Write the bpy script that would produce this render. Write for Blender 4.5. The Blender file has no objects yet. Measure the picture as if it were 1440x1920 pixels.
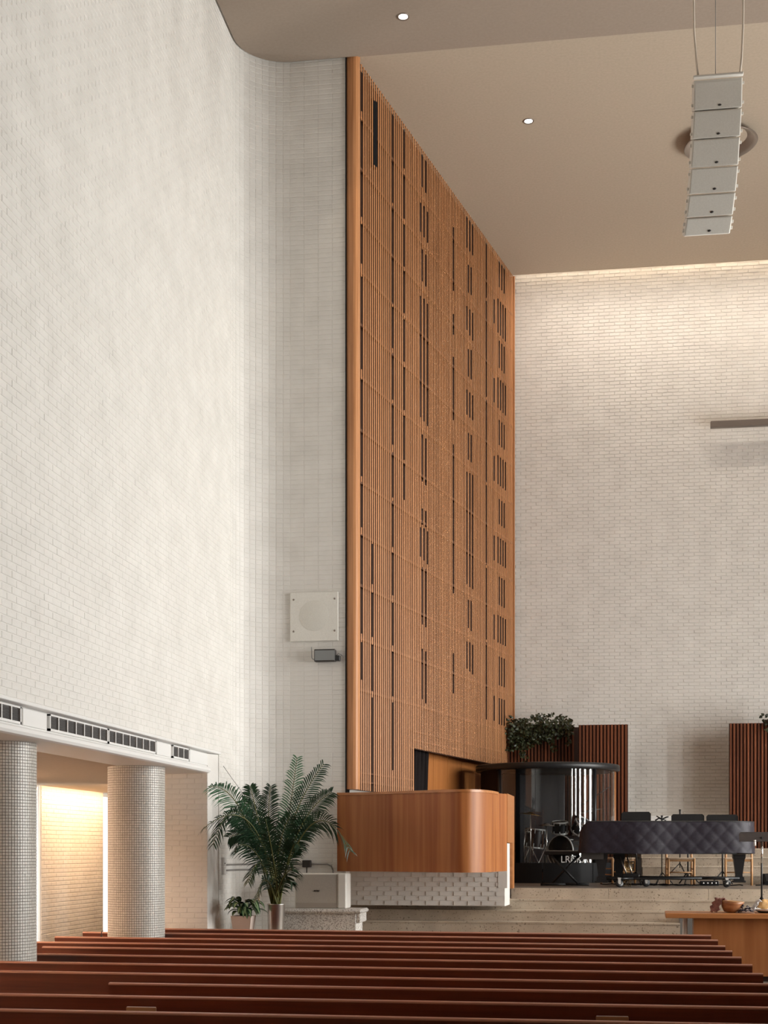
import bpy, math, random
from math import sin, cos, pi, radians, atan, sqrt
from mathutils import Vector, Matrix

random.seed(7)
S = bpy.context.scene
C = S.collection

# ------------------------------------------------------------------ camera
CAM_Z = 1.85
YAW = atan(390 / 2615)
cam_d = bpy.data.cameras.new('camera')
cam = bpy.data.objects.new('camera', cam_d)
C.objects.link(cam)
cam.location = (0, 0, CAM_Z)
cam.rotation_euler = (pi / 2, 0, YAW)
cam_d.sensor_fit = 'VERTICAL'
cam_d.sensor_height = 36
cam_d.sensor_width = 27
cam_d.lens = 36 * 2615 / 1920
cam_d.shift_y = (1593 - 960) / 1920
cam_d.clip_end = 200
S.camera = cam

# ------------------------------------------------------------------ world, light, exposure
vs = S.view_settings
S.display_settings.display_device = 'sRGB'
vs.view_transform = 'Standard'
vs.look = 'None'
vs.exposure = 0.0
vs.gamma = 1.0
vs.use_curve_mapping = False
world = bpy.data.worlds.new('overcast_sky')
S.world = world
world.use_nodes = True
bg = world.node_tree.nodes['Background']
bg.inputs['Color'].default_value = (1.0, 0.97, 0.93, 1)
bg.inputs['Strength'].default_value = 3.0


def area(name, loc, rot, sx, sy, power, col, spread=180):
    l = bpy.data.lights.new(name, 'AREA')
    l.shape = 'RECTANGLE'
    l.size = sx
    l.size_y = sy
    l.energy = power
    l.color = col
    l.spread = radians(spread)
    o = bpy.data.objects.new(name, l)
    C.objects.link(o)
    o.location = loc
    o.rotation_euler = rot
    return o


RIGHT_X = 11.0
WIN_Y = [12.5, 15.0, 17.5, 20.0, 22.5]
WIN_W, WIN_Z0, WIN_Z1 = 0.9, 0.9, 7.4
# daylight standing outside each tall window of the right-hand wall, shining in
for k, wy in enumerate(WIN_Y):
    area('window_daylight', (RIGHT_X + 0.5, wy, (WIN_Z0 + WIN_Z1) / 2), (0, radians(90), 0),
         WIN_Z1 - WIN_Z0, WIN_W, 800, (1.0, 0.98, 0.95))
# warm strip lamps in the slot above the back wall
area('slot_lamp', (2.6, 27.50, 14.3), (radians(4), 0, 0), 8.2, 0.12, 150, (1.0, 0.85, 0.68))
# added strip lamp under the far ceiling, without a fixture, brightening the back wall
area('back_wall_fill', (4.2, 26.2, 13.07), (radians(30), 0, 0), 11.0, 0.15, 150, (1.0, 0.88, 0.75), 118)
# warm cove lamps along the aisle wall; the middle one is an added fill lamp
area('cove_and_fill_lamp', (-8.22, 22.1, 2.84), (0, radians(10), 0), 0.2, 3.0, 40, (1.0, 0.64, 0.37))
area('cove_and_fill_lamp', (-7.3, 22.1, 2.84), (0, radians(32), 0), 0.2, 3.0, 95, (1.0, 0.64, 0.37))
area('cove_and_fill_lamp', (-8.30, 11.0, 2.84), (0, radians(10), 0), 0.12, 15.0, 700, (1.0, 0.68, 0.45))

# ------------------------------------------------------------------ helpers


class MB:
    """collects shapes, then links them as ONE mesh object"""

    def __init__(self):
        self.v = []
        self.f = []
        self.sm = []

    def add(self, vs_, fs, smooth=False):
        n = len(self.v)
        self.v += [tuple(p) for p in vs_]
        for f in fs:
            self.f.append(tuple(i + n for i in f))
            self.sm.append(smooth)
        return self

    def box(self, x0, x1, y0, y1, z0, z1):
        vs_ = [(x0, y0, z0), (x1, y0, z0), (x1, y1, z0), (x0, y1, z0),
               (x0, y0, z1), (x1, y0, z1), (x1, y1, z1), (x0, y1, z1)]
        return self.add(vs_, [(0, 3, 2, 1), (4, 5, 6, 7), (0, 1, 5, 4), (1, 2, 6, 5), (2, 3, 7, 6), (3, 0, 4, 7)])

    def cbox(self, x0, x1, y0, y1, z0, z1, c=0.006):
        """box with all edges chamfered"""
        vs_, idx = [], {}
        xs, ys, zs = (x0, x1), (y0, y1), (z0, z1)
        for i in (0, 1):
            for j in (0, 1):
                for k in (0, 1):
                    sx, sy, sz = (1, -1)[i], (1, -1)[j], (1, -1)[k]
                    p = (xs[i], ys[j], zs[k])
                    idx[i, j, k, 0] = len(vs_)
                    vs_.append((p[0], p[1] + sy * c, p[2] + sz * c))
                    idx[i, j, k, 1] = len(vs_)
                    vs_.append((p[0] + sx * c, p[1], p[2] + sz * c))
                    idx[i, j, k, 2] = len(vs_)
                    vs_.append((p[0] + sx * c, p[1] + sy * c, p[2]))
        fs = []
        q = [(0, 0), (1, 0), (1, 1), (0, 1)]
        for i in (0, 1):
            fs.append([idx[i, a, b, 0] for a, b in q])
            fs.append([idx[a, i, b, 1] for a, b in q])
            fs.append([idx[a, b, i, 2] for a, b in q])
        for a in (0, 1):
            for b in (0, 1):
                fs.append([idx[0, a, b, 1], idx[1, a, b, 1], idx[1, a, b, 2], idx[0, a, b, 2]])
                fs.append([idx[a, 0, b, 0], idx[a, 1, b, 0], idx[a, 1, b, 2], idx[a, 0, b, 2]])
                fs.append([idx[a, b, 0, 0], idx[a, b, 1, 0], idx[a, b, 1, 1], idx[a, b, 0, 1]])
        for k in idx:
            if k[3] == 0:
                fs.append([idx[k[0], k[1], k[2], m] for m in (0, 1, 2)])
        return self.add(vs_, fs)

    def prism(self, poly, z0, z1):
        n = len(poly)
        vs_ = [(p[0], p[1], z0) for p in poly] + [(p[0], p[1], z1) for p in poly]
        fs = [tuple(range(n - 1, -1, -1)), tuple(range(n, 2 * n))]
        fs += [(i, (i + 1) % n, (i + 1) % n + n, i + n) for i in range(n)]
        return self.add(vs_, fs)

    def prism_x(self, poly, x0, x1):
        """poly in (y, z), extruded along x"""
        n = len(poly)
        vs_ = [(x0, p[0], p[1]) for p in poly] + [(x1, p[0], p[1]) for p in poly]
        fs = [tuple(range(n)), tuple(range(2 * n - 1, n - 1, -1))]
        fs += [(i, i + n, (i + 1) % n + n, (i + 1) % n) for i in range(n)]
        return self.add(vs_, fs)

    def tube(self, pts, r, n=8, caps=True):
        pts = [Vector(p) for p in pts]
        rs = r if isinstance(r, (list, tuple)) else [r] * len(pts)
        vs_, fs = [], []
        up = None
        for i, p in enumerate(pts):
            a = pts[max(0, i - 1)]
            b = pts[min(len(pts) - 1, i + 1)]
            t = (b - a)
            if t.length < 1e-9:
                t = Vector((0, 0, 1))
            t.normalize()
            if up is None:
                up = Vector((0, 0, 1)) if abs(t.z) < 0.9 else Vector((1, 0, 0))
            sx = t.cross(up).normalized()
            sy = sx.cross(t).normalized()
            up = sy
            for k in range(n):
                an = 2 * pi * k / n
                vs_.append(p + sx * (rs[i] * cos(an)) + sy * (rs[i] * sin(an)))
        for i in range(len(pts) - 1):
            for k in range(n):
                fs.append((i * n + k, i * n + (k + 1) % n, (i + 1) * n + (k + 1) % n, (i + 1) * n + k))
        self.add(vs_, fs, True)
        if caps:
            m = len(self.v) - len(vs_)
            self.f.append(tuple(m + k for k in range(n - 1, -1, -1)))
            self.sm.append(False)
            self.f.append(tuple(m + (len(pts) - 1) * n + k for k in range(n)))
            self.sm.append(False)
        return self

    def lathe(self, prof, cx, cy, cz, n=24, M=None, caps=False):
        """prof: list of (r, h) revolved about z through (cx,cy,cz); M rotates the solid about its origin"""
        vs_, fs = [], []
        for r, h in prof:
            for k in range(n):
                an = 2 * pi * k / n
                p = Vector((r * cos(an), r * sin(an), h))
                if M is not None:
                    p = M @ p
                vs_.append((p.x + cx, p.y + cy, p.z + cz))
        for i in range(len(prof) - 1):
            for k in range(n):
                fs.append((i * n + k, i * n + (k + 1) % n, (i + 1) * n + (k + 1) % n, (i + 1) * n + k))
        self.add(vs_, fs, True)
        m = len(self.v) - len(vs_)
        if caps and prof[0][0] > 1e-4:
            self.f.append(tuple(m + k for k in range(n - 1, -1, -1)))
            self.sm.append(False)
        if caps and prof[-1][0] > 1e-4:
            self.f.append(tuple(m + (len(prof) - 1) * n + k for k in range(n)))
            self.sm.append(False)
        return self

    def sheet(self, top, bot, thick, normal_of):
        """two-sided strip through top[i]/bot[i] with thickness along normal_of(i)"""
        n = len(top)
        vs_ = []
        for i in range(n):
            nv = Vector(normal_of(i)) * thick
            vs_ += [Vector(top[i]), Vector(bot[i]), Vector(bot[i]) - nv, Vector(top[i]) - nv]
        fs = []
        for i in range(n - 1):
            a, b = i * 4, i * 4 + 4
            for k in range(4):
                fs.append((a + k, a + (k + 1) % 4, b + (k + 1) % 4, b + k))
        self.add(vs_, fs, False)
        m = len(self.v) - len(vs_)
        self.f += [(m, m + 1, m + 2, m + 3), (m + 4 * n - 1, m + 4 * n - 2, m + 4 * n - 3, m + 4 * n - 4)]
        self.sm += [False, False]
        return self

    def mesh(self, name, fix=True):
        me = bpy.data.meshes.new(name)
        me.from_pydata(self.v, [], self.f)
        me.polygons.foreach_set('use_smooth', self.sm)
        if fix:
            import bmesh
            bm = bmesh.new()
            bm.from_mesh(me)
            bmesh.ops.recalc_face_normals(bm, faces=bm.faces)
            bm.to_mesh(me)
            bm.free()
        me.update()
        return me

    def build(self, name, m, parent=None, fix=True):
        if parent is not None:
            w = world_loc(parent)
            self.v = [(p[0] - w[0], p[1] - w[1], p[2] - w[2]) for p in self.v]
        o = bpy.data.objects.new(name, self.mesh(name, fix))
        C.objects.link(o)
        if m is not None:
            o.data.materials.append(m)
        if parent is not None:
            o.parent = parent
        return o


def world_loc(o):
    v = Vector((0, 0, 0))
    while o is not None:
        v = v + Vector(o.location)
        o = o.parent
    return v


def tag(o, label, cat=None, group=None, kind=None):
    o['label'] = label
    if cat:
        o['category'] = cat
    if group:
        o['group'] = group
    if kind:
        o['kind'] = kind
    return o


def thing(name, loc, label, cat, group=None, rz=0):
    o = bpy.data.objects.new(name, None)
    C.objects.link(o)
    o.location = loc
    o.rotation_euler = (0, 0, rz)
    o.empty_display_size = 0.1
    return tag(o, label, cat, group)


def copy_tree(o, parent=None):
    c = o.copy()
    C.objects.link(c)
    c.parent = parent
    for ch in list(o.children):
        copy_tree(ch, c)
    return c


def structure(name, mb, m, label):
    return tag(mb.build(name, m), label, kind='structure')


def text_part(name, body, size, loc, rot, m, parent, shear=0.0, depth=0.003):
    cu = bpy.data.curves.new(name, 'FONT')
    cu.body = body
    cu.size = size
    cu.align_x = 'CENTER'
    cu.align_y = 'CENTER'
    cu.shear = shear
    cu.extrude = depth
    tmp = bpy.data.objects.new(name, cu)
    C.objects.link(tmp)
    dg = bpy.context.evaluated_depsgraph_get()
    me = bpy.data.meshes.new_from_object(tmp.evaluated_get(dg))
    bpy.data.objects.remove(tmp)
    o = bpy.data.objects.new(name, me)
    C.objects.link(o)
    me.materials.clear()
    me.materials.append(m)
    o.parent = parent
    o.location = Vector(loc) - world_loc(parent)
    o.rotation_euler = rot
    return o


# ------------------------------------------------------------------ materials


def new_mat(name):
    m = bpy.data.materials.new(name)
    m.use_nodes = True
    nt = m.node_tree
    return m, nt, nt.nodes['Principled BSDF']


def plain(name, col, rough=0.6, metal=0.0, spec=0.5, emis=None, estr=0.0):
    m, nt, b = new_mat(name)
    b.inputs['Base Color'].default_value = (*col, 1)
    b.inputs['Roughness'].default_value = rough
    b.inputs['Metallic'].default_value = metal
    b.inputs['Specular IOR Level'].default_value = spec
    if emis:
        b.inputs['Emission Color'].default_value = (*emis, 1)
        b.inputs['Emission Strength'].default_value = estr
    return m


def N(nt, typ, **kw):
    n = nt.nodes.new(typ)
    for k, v in kw.items():
        setattr(n, k, v)
    return n


def noise_mat(name, c0, c1, scale=(8, 8, 8), nscale=1.0, rough=0.6, bump=0.0, detail=4, spec=0.5, lo=0.3, hi=0.7, rnd=0.0, bscale=None):
    """two-tone procedural: object-space noise stretched by scale; rnd = per-object brightness variation"""
    m, nt, b = new_mat(name)
    tc = N(nt, 'ShaderNodeTexCoord')
    mp = N(nt, 'ShaderNodeMapping')
    mp.inputs['Scale'].default_value = scale
    nt.links.new(tc.outputs['Object'], mp.inputs['Vector'])
    no = N(nt, 'ShaderNodeTexNoise')
    no.inputs['Scale'].default_value = nscale
    no.inputs['Detail'].default_value = detail
    nt.links.new(mp.outputs['Vector'], no.inputs['Vector'])
    cr = N(nt, 'ShaderNodeValToRGB')
    cr.color_ramp.elements[0].position = lo
    cr.color_ramp.elements[1].position = hi
    cr.color_ramp.elements[0].color = (*c0, 1)
    cr.color_ramp.elements[1].color = (*c1, 1)
    nt.links.new(no.outputs['Fac'], cr.inputs['Fac'])
    out = cr.outputs['Color']
    if rnd > 0:
        oi = N(nt, 'ShaderNodeObjectInfo')
        mr = N(nt, 'ShaderNodeMapRange')
        mr.inputs['To Min'].default_value = 1 - rnd
        mr.inputs['To Max'].default_value = 1 + rnd
        nt.links.new(oi.outputs['Random'], mr.inputs['Value'])
        hs = N(nt, 'ShaderNodeHueSaturation')
        nt.links.new(mr.outputs['Result'], hs.inputs['Value'])
        nt.links.new(out, hs.inputs['Color'])
        out = hs.outputs['Color']
        ad = N(nt, 'ShaderNodeVectorMath', operation='ADD')
        nt.links.new(tc.outputs['Object'], ad.inputs[0])
        sc = N(nt, 'ShaderNodeVectorMath', operation='SCALE')
        sc.inputs[0].default_value = (13, 7, 31)
        nt.links.new(oi.outputs['Random'], sc.inputs['Scale'])
        nt.links.new(sc.outputs['Vector'], ad.inputs[1])
        nt.links.new(ad.outputs['Vector'], mp.inputs['Vector'])
    nt.links.new(out, b.inputs['Base Color'])
    b.inputs['Roughness'].default_value = rough
    b.inputs['Specular IOR Level'].default_value = spec
    if bump > 0:
        bp = N(nt, 'ShaderNodeBump')
        bp.inputs['Strength'].default_value = bump
        bp.inputs['Distance'].default_value = 0.01
        src = no
        if bscale:
            src = N(nt, 'ShaderNodeTexNoise')
            src.inputs['Scale'].default_value = bscale
            src.inputs['Detail'].default_value = 3
            nt.links.new(tc.outputs['Object'], src.inputs['Vector'])
        nt.links.new(src.outputs['Fac'], bp.inputs['Height'])
        nt.links.new(bp.outputs['Normal'], b.inputs['Normal'])
    return m


def speckle_mat(name, base0, base1, dot, scale, thr, rough=0.6, bump=0.0):
    """stone: soft two-tone noise with dark pits (voronoi)"""
    m, nt, b = new_mat(name)
    tc = N(nt, 'ShaderNodeTexCoord')
    no = N(nt, 'ShaderNodeTexNoise')
    no.inputs['Scale'].default_value = scale * 0.08
    no.inputs['Detail'].default_value = 6
    nt.links.new(tc.outputs['Object'], no.inputs['Vector'])
    cr = N(nt, 'ShaderNodeValToRGB')
    cr.color_ramp.elements[0].position = 0.35
    cr.color_ramp.elements[1].position = 0.65
    cr.color_ramp.elements[0].color = (*base0, 1)
    cr.color_ramp.elements[1].color = (*base1, 1)
    nt.links.new(no.outputs['Fac'], cr.inputs['Fac'])
    n2 = N(nt, 'ShaderNodeTexNoise')
    n2.inputs['Scale'].default_value = scale
    n2.inputs['Detail'].default_value = 2
    nt.links.new(tc.outputs['Object'], n2.inputs['Vector'])
    r2 = N(nt, 'ShaderNodeValToRGB')
    r2.color_ramp.elements[0].position = thr
    r2.color_ramp.elements[1].position = thr + 0.07
    r2.color_ramp.elements[0].color = (0, 0, 0, 1)
    r2.color_ramp.elements[1].color = (1, 1, 1, 1)
    nt.links.new(n2.outputs['Fac'], r2.inputs['Fac'])
    mx = N(nt, 'ShaderNodeMix', data_type='RGBA')
    nt.links.new(r2.outputs['Color'], mx.inputs['Factor'])
    nt.links.new(cr.outputs['Color'], mx.inputs[6])
    mx.inputs[7].default_value = (*dot, 1)
    nt.links.new(mx.outputs[2], b.inputs['Base Color'])
    b.inputs['Roughness'].default_value = rough
    if bump:
        bp = N(nt, 'ShaderNodeBump')
        bp.inputs['Strength'].default_value = bump
        bp.inputs['Distance'].default_value = 0.005
        nt.links.new(n2.outputs['Fac'], bp.inputs['Height'])
        nt.links.new(bp.outputs['Normal'], b.inputs['Normal'])
    return m


def pane_mat(name, tint, gloss=0.08):
    """clear sheet: transparent with a mirror-like share"""
    m = bpy.data.materials.new(name)
    m.use_nodes = True
    nt = m.node_tree
    nt.nodes.clear()
    o = N(nt, 'ShaderNodeOutputMaterial')
    t = N(nt, 'ShaderNodeBsdfTransparent')
    t.inputs['Color'].default_value = (*tint, 1)
    g = N(nt, 'ShaderNodeBsdfGlossy')
    g.inputs['Roughness'].default_value = 0.01
    fr = N(nt, 'ShaderNodeFresnel')
    ge = N(nt, 'ShaderNodeNewGeometry')
    mr = N(nt, 'ShaderNodeMapRange')
    mr.inputs['To Min'].default_value = 1.5
    mr.inputs['To Max'].default_value = 1 / 1.5     # the far face of a thin sheet reflects like the near one
    nt.links.new(ge.outputs['Backfacing'], mr.inputs['Value'])
    nt.links.new(mr.outputs['Result'], fr.inputs['IOR'])
    mu = N(nt, 'ShaderNodeMath', operation='MULTIPLY_ADD')
    mu.inputs[1].default_value = 1.0
    mu.inputs[2].default_value = gloss
    nt.links.new(fr.outputs[0], mu.inputs[0])
    mx = N(nt, 'ShaderNodeMixShader')
    nt.links.new(mu.outputs[0], mx.inputs[0])
    nt.links.new(t.outputs[0], mx.inputs[1])
    nt.links.new(g.outputs[0], mx.inputs[2])
    nt.links.new(mx.outputs[0], o.inputs['Surface'])
    return m


M_brick = noise_mat('white_painted_brick', (0.70, 0.675, 0.635), (0.78, 0.755, 0.715), (3, 3, 3), 1.0, 0.62, 0.25, bscale=60)
M_plaster = noise_mat('white_plaster', (0.74, 0.72, 0.69), (0.78, 0.76, 0.73), (2, 2, 2), 1.0, 0.7)
M_white = plain('white_enamel', (0.80, 0.79, 0.77), 0.45)
M_ceil = noise_mat('dimmed_acoustic_plaster', (0.305, 0.245, 0.195), (0.335, 0.27, 0.215), (25, 25, 25), 1.0, 0.9, 0.1, detail=6)  # darker copy of the ceiling plaster: weaker light over the pews painted in
M_ceil2 = noise_mat('acoustic_plaster', (0.43, 0.355, 0.272), (0.475, 0.39, 0.302), (25, 25, 25), 1.0, 0.9, 0.1, detail=6)
M_slat = noise_mat('orange_oak_slat', (0.43, 0.178, 0.065), (0.60, 0.278, 0.117), (40, 40, 1.2), 1.0, 0.5, 0.05, rnd=0.12)
M_batten = noise_mat('brown_batten', (0.085, 0.033, 0.013), (0.12, 0.048, 0.019), (3, 3, 30), 1.0, 0.6)
M_backing = noise_mat('brown_backing_board', (0.050, 0.019, 0.0075), (0.075, 0.029, 0.011), (6, 6, 0.6), 1.0, 0.7)
M_veneer = noise_mat('cherry_veneer', (0.27, 0.080, 0.021), (0.43, 0.165, 0.051), (11, 11, 0.35), 1.0, 0.46, 0.0, detail=5, lo=0.32, hi=0.68, spec=.35)
M_ply = noise_mat('orange_plywood', (0.36, 0.125, 0.03), (0.44, 0.165, 0.042), (7, 7, 0.6), 1.0, 0.5)
M_pew = noise_mat('dark_red_pew_wood', (0.095, 0.0225, 0.0100), (0.165, 0.040, 0.0170), (1.2, 30, 30), 1.0, 0.36, 0.0, detail=5)
M_pewtop = noise_mat('lit_pew_edge', (0.42, 0.195, 0.135), (0.54, 0.27, 0.19), (1.5, 25, 25), 1.0, 0.33)  # pew wood lightened: light caught on rails and armrests is in the colour
M_walnut = noise_mat('walnut_slat', (0.13, 0.038, 0.015), (0.24, 0.075, 0.030), (30, 30, 1.0), 1.0, 0.5, rnd=0.25)
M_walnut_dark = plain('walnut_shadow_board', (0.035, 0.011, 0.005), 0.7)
M_table = noise_mat('oak_table', (0.30, 0.105, 0.03), (0.42, 0.165, 0.055), (10, 10, 0.7), 1.0, 0.42)
M_table_top = noise_mat('oak_table_top', (0.38, 0.145, 0.045), (0.50, 0.21, 0.075), (0.8, 14, 14), 1.0, 0.36)
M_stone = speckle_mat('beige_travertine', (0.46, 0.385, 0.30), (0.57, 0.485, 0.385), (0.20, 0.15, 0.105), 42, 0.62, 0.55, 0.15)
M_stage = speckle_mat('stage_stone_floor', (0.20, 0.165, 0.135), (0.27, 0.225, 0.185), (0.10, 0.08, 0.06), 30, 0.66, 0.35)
M_stone_dim = speckle_mat('shaded_choir_stone', (0.33, 0.27, 0.205), (0.42, 0.345, 0.27), (0.15, 0.11, 0.08), 42, 0.62, 0.6, 0.15)  # beige stone darkened: shadow on the choir risers is put into the colour
M_keybed = plain('grey_keybed', (0.045, 0.042, 0.040), 0.6)
M_floor = noise_mat('dark_nave_floor', (0.07, 0.055, 0.045), (0.10, 0.08, 0.065), (3, 3, 3), 1.0, 0.5)
M_granite = speckle_mat('grey_carpet_pile', (0.54, 0.51, 0.475), (0.66, 0.63, 0.59), (0.30, 0.265, 0.24), 60, 0.52, 0.9, 0.6)
M_mosaic = noise_mat('mosaic_tile', (0.50, 0.475, 0.43), (0.66, 0.63, 0.58), (35, 35, 35), 1.0, 0.35, lo=0.2, hi=0.8, detail=1)
M_grout = plain('mosaic_grout', (0.16, 0.13, 0.11), 0.9)
M_grille = plain('grey_vent_mesh', (0.15, 0.14, 0.135), 0.6)
M_black = plain('satin_black', (0.012, 0.012, 0.013), 0.4)
M_blackmat = plain('matt_black', (0.008, 0.008, 0.009), 0.85, spec=.12)
M_charcoal = plain('charcoal_panel', (0.014, 0.014, 0.016), 0.6, spec=.25)
M_hoop = plain('polished_hoop', (0.80, 0.79, 0.77), 0.22, 0.25)
M_grey_recess = plain('grey_stone_recess', (0.16, 0.15, 0.14), 0.8)
M_curtain = noise_mat('black_curtain_cloth', (0.0115, 0.0088, 0.0085), (0.019, 0.015, 0.0148), (20, 20, 2), 1.0, 0.9, spec=.08)
M_quilt = noise_mat('black_quilted_nylon', (0.014, 0.0105, 0.0165), (0.022, 0.0165, 0.026), (30, 30, 30), 1.0, 0.5, spec=.3)
M_quilt_shade = M_quilt
M_chrome = plain('chrome', (0.75, 0.74, 0.72), 0.12, 1.0)
M_steel = plain('brushed_steel', (0.62, 0.59, 0.56), 0.33, 1.0)
M_brass = plain('brass', (0.78, 0.56, 0.26), 0.3, 1.0)
M_acrylic = pane_mat('clear_acrylic', (0.90, 0.91, 0.91), 0.01)
M_glass = pane_mat('window_glass', (0.97, 0.98, 0.98), 0.02)
M_chair = noise_mat('light_beech', (0.50, 0.27, 0.12), (0.60, 0.34, 0.165), (20, 20, 2), 1.0, 0.45)
M_chairseat = plain('cream_seat', (0.66, 0.50, 0.36), 0.6)
M_speaker = plain('off_white_cabinet', (0.74, 0.71, 0.655), 0.5)
M_grillew = noise_mat('off_white_grille', (0.74, 0.72, 0.665), (0.80, 0.78, 0.725), (60, 60, 60), 1.0, 0.7)
M_grillegrey = noise_mat('grey_speaker_cloth', (0.40, 0.365, 0.32), (0.44, 0.405, 0.355), (60, 60, 60), 1.0, 0.8)
M_leaf = noise_mat('palm_leaf', (0.007, 0.024, 0.012), (0.022, 0.066, 0.030), (5, 5, 5), 1.0, 0.42)
M_leaf_pale = noise_mat('young_palm_leaf', (0.05, 0.14, 0.07), (0.10, 0.22, 0.12), (5, 5, 5), 1.0, 0.4)
M_stem = noise_mat('palm_stem', (0.06, 0.085, 0.02), (0.14, 0.13, 0.035), (6, 6, 6), 1.0, 0.5)
M_ivy = noise_mat('ivy_leaf', (0.016, 0.023, 0.008), (0.050, 0.058, 0.022), (9, 9, 9), 1.0, 0.4)
M_soil = plain('potting_soil', (0.02, 0.014, 0.01), 0.9)
M_planter = plain('blush_planter', (0.58, 0.47, 0.41), 0.5)
M_fixture = plain('grey_brown_metal', (0.26, 0.215, 0.18), 0.35, 0.5)
M_cord = plain('ivory_cord', (0.72, 0.64, 0.54), 0.6)
M_lamp = plain('lit_lens', (1, 1, 1), 0.4, emis=(1.0, 0.96, 0.88), estr=6.0)
M_bronze = plain('dull_bronze', (0.20, 0.165, 0.14), 0.5, 0.3)
M_greyface = plain('slate_grey_metal', (0.24, 0.25, 0.25), 0.5)
M_conduit = plain('grey_conduit', (0.28, 0.265, 0.25), 0.45, 0.3)
M_bowl = noise_mat('turned_wood_bowl', (0.24, 0.085, 0.035), (0.42, 0.19, 0.08), (10, 10, 25), 1.0, 0.35)
M_cloth_brown = noise_mat('mauve_brown_cloth', (0.15, 0.055, 0.045), (0.26, 0.11, 0.09), (12, 12, 12), 1.0, 0.8)
M_linen = noise_mat('white_linen', (0.62, 0.60, 0.60), (0.80, 0.78, 0.77), (15, 15, 15), 1.0, 0.8)
M_grape = plain('dark_grape', (0.018, 0.010, 0.022), 0.2)
M_bread = noise_mat('bread_crust', (0.55, 0.30, 0.10), (0.78, 0.52, 0.24), (25, 25, 25), 1.0, 0.7, 0.4)
M_letter = plain('white_lettering', (0.85, 0.85, 0.85), 0.5)
M_ink = plain('dark_badge', (0.03, 0.025, 0.022), 0.5)
M_smoke = noise_mat('grey_acoustic_felt', (0.055, 0.052, 0.056), (0.075, 0.071, 0.075), (6, 6, 1), 1.0, 0.9)

# ------------------------------------------------------------------ room shell
# path of the left wall: straight along Y at X = -4.9, quarter turn, then facing the camera at Y = 19.36
WX, WR, FY = -4.90, 0.70, 19.36
CEN = (WX + WR, FY - WR)
FACE_X1 = -3.43
L_STRAIGHT0 = 10.6


def wall_pt(s_):
    """s_ measured from Y=L_STRAIGHT0 along the wall -> x, y, outward normal"""
    l1 = CEN[1] - L_STRAIGHT0
    l2 = WR * pi / 2
    if s_ < l1:
        return WX, L_STRAIGHT0 + s_, 1.0, 0.0
    if s_ < l1 + l2:
        a_ = (s_ - l1) / WR
        return CEN[0] - WR * cos(a_), CEN[1] + WR * sin(a_), cos(a_), -sin(a_)
    return CEN[0] + (s_ - l1 - l2), FY, 0.0, -1.0


L1 = CEN[1] - L_STRAIGHT0
L2 = L1 + WR * pi / 2
L3 = L2 + (FACE_X1 - CEN[0])
JD = 0.004      # joint depth


def brick_box(mb, P, s0, s1, z0, z1, proud):
    """one brick on path P: back edge on the joint plane, slightly smaller front"""
    e = 0.003
    out = []
    for s_, zz, d in ((s0, z0, -JD), (s1, z0, -JD), (s1, z1, -JD), (s0, z1, -JD),
                      (s0 + e, z0 + e, proud), (s1 - e, z0 + e, proud), (s1 - e, z1 - e, proud), (s0 + e, z1 - e, proud)):
        x, y, nx, ny = P(s_)
        out.append((x + nx * d, y + ny * d, zz))
    mb.add(out, [(4, 5, 6, 7), (0, 1, 5, 4), (1, 2, 6, 5), (2, 3, 7, 6), (3, 0, 4, 7)])


MODL, MODH, JT = 0.203, 0.0679, 0.008
_brick_meshes = {}


def single_brick(parent, P, s0, s1, z0, z1, proud):
    ln = round(s1 - s0, 3)
    if ln not in _brick_meshes:
        mb = MB()
        h = (MODH - JT) / 2
        brick_box(mb, lambda q: (q, 0, 0, -1), -ln / 2, ln / 2, -h, h, 0.0)
        me = mb.mesh('brick', fix=False)
        me.materials.append(M_brick)
        _brick_meshes[ln] = me
    o = bpy.data.objects.new('brick', _brick_meshes[ln])
    C.objects.link(o)
    x, y, nx, ny = P((s0 + s1) / 2)
    o.parent = parent
    w = world_loc(parent)
    o.location = (x + nx * proud - w[0], y + ny * proud - w[1], (z0 + z1) / 2 - w[2])
    o.rotation_euler = (0, 0, math.atan2(nx, -ny))
    return o


def brick_field(parent, P, sA, sB, zA, zB, stuff_mb, single=None, curve=None, rng=None, limit=300, wide_heads=False):
    """running bond; 'curve' = (s0, s1) where half-length bricks are stacked; 'single'(s,z) says which are parts of their own"""
    rng = rng or random.Random(3)
    n = int((zB - zA) / MODH)
    made = 0
    for r in range(n):
        z0 = zA + r * MODH + JT / 2
        z1 = z0 + MODH - JT
        s_ = sA - (MODL / 2 if r % 2 else 0)
        while s_ < sB - 0.02:
            ln = MODL
            if curve and curve[0] < s_ + 0.05 < curve[1]:
                ln = MODL / 2
            jv = JT / 2 if (ln < MODL or wide_heads) else 0.0017
            a_ = max(s_, sA) + jv
            b_ = min(s_ + ln, sB) - jv
            if b_ - a_ > 0.03:
                pr = rng.uniform(-0.0006, 0.0006) + (0.0012 if rng.random() < 0.05 else 0)
                if single and made < limit and single((a_ + b_) / 2, (z0 + z1) / 2):
                    single_brick(parent, P, a_, b_, z0, z1, pr)
                    made += 1
                else:
                    brick_box(stuff_mb, P, a_, b_, z0, z1, pr)
            s_ += ln
    return made


# ---- left wall
mb = MB()
pts = []
NS = 14
svals = [0.0, L1] + [L1 + (L2 - L1) * k / NS for k in range(1, NS + 1)] + [L3]
FZ = 0.4
topZ = 13.35
prof = [wall_pt(q) for q in svals]


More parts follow.
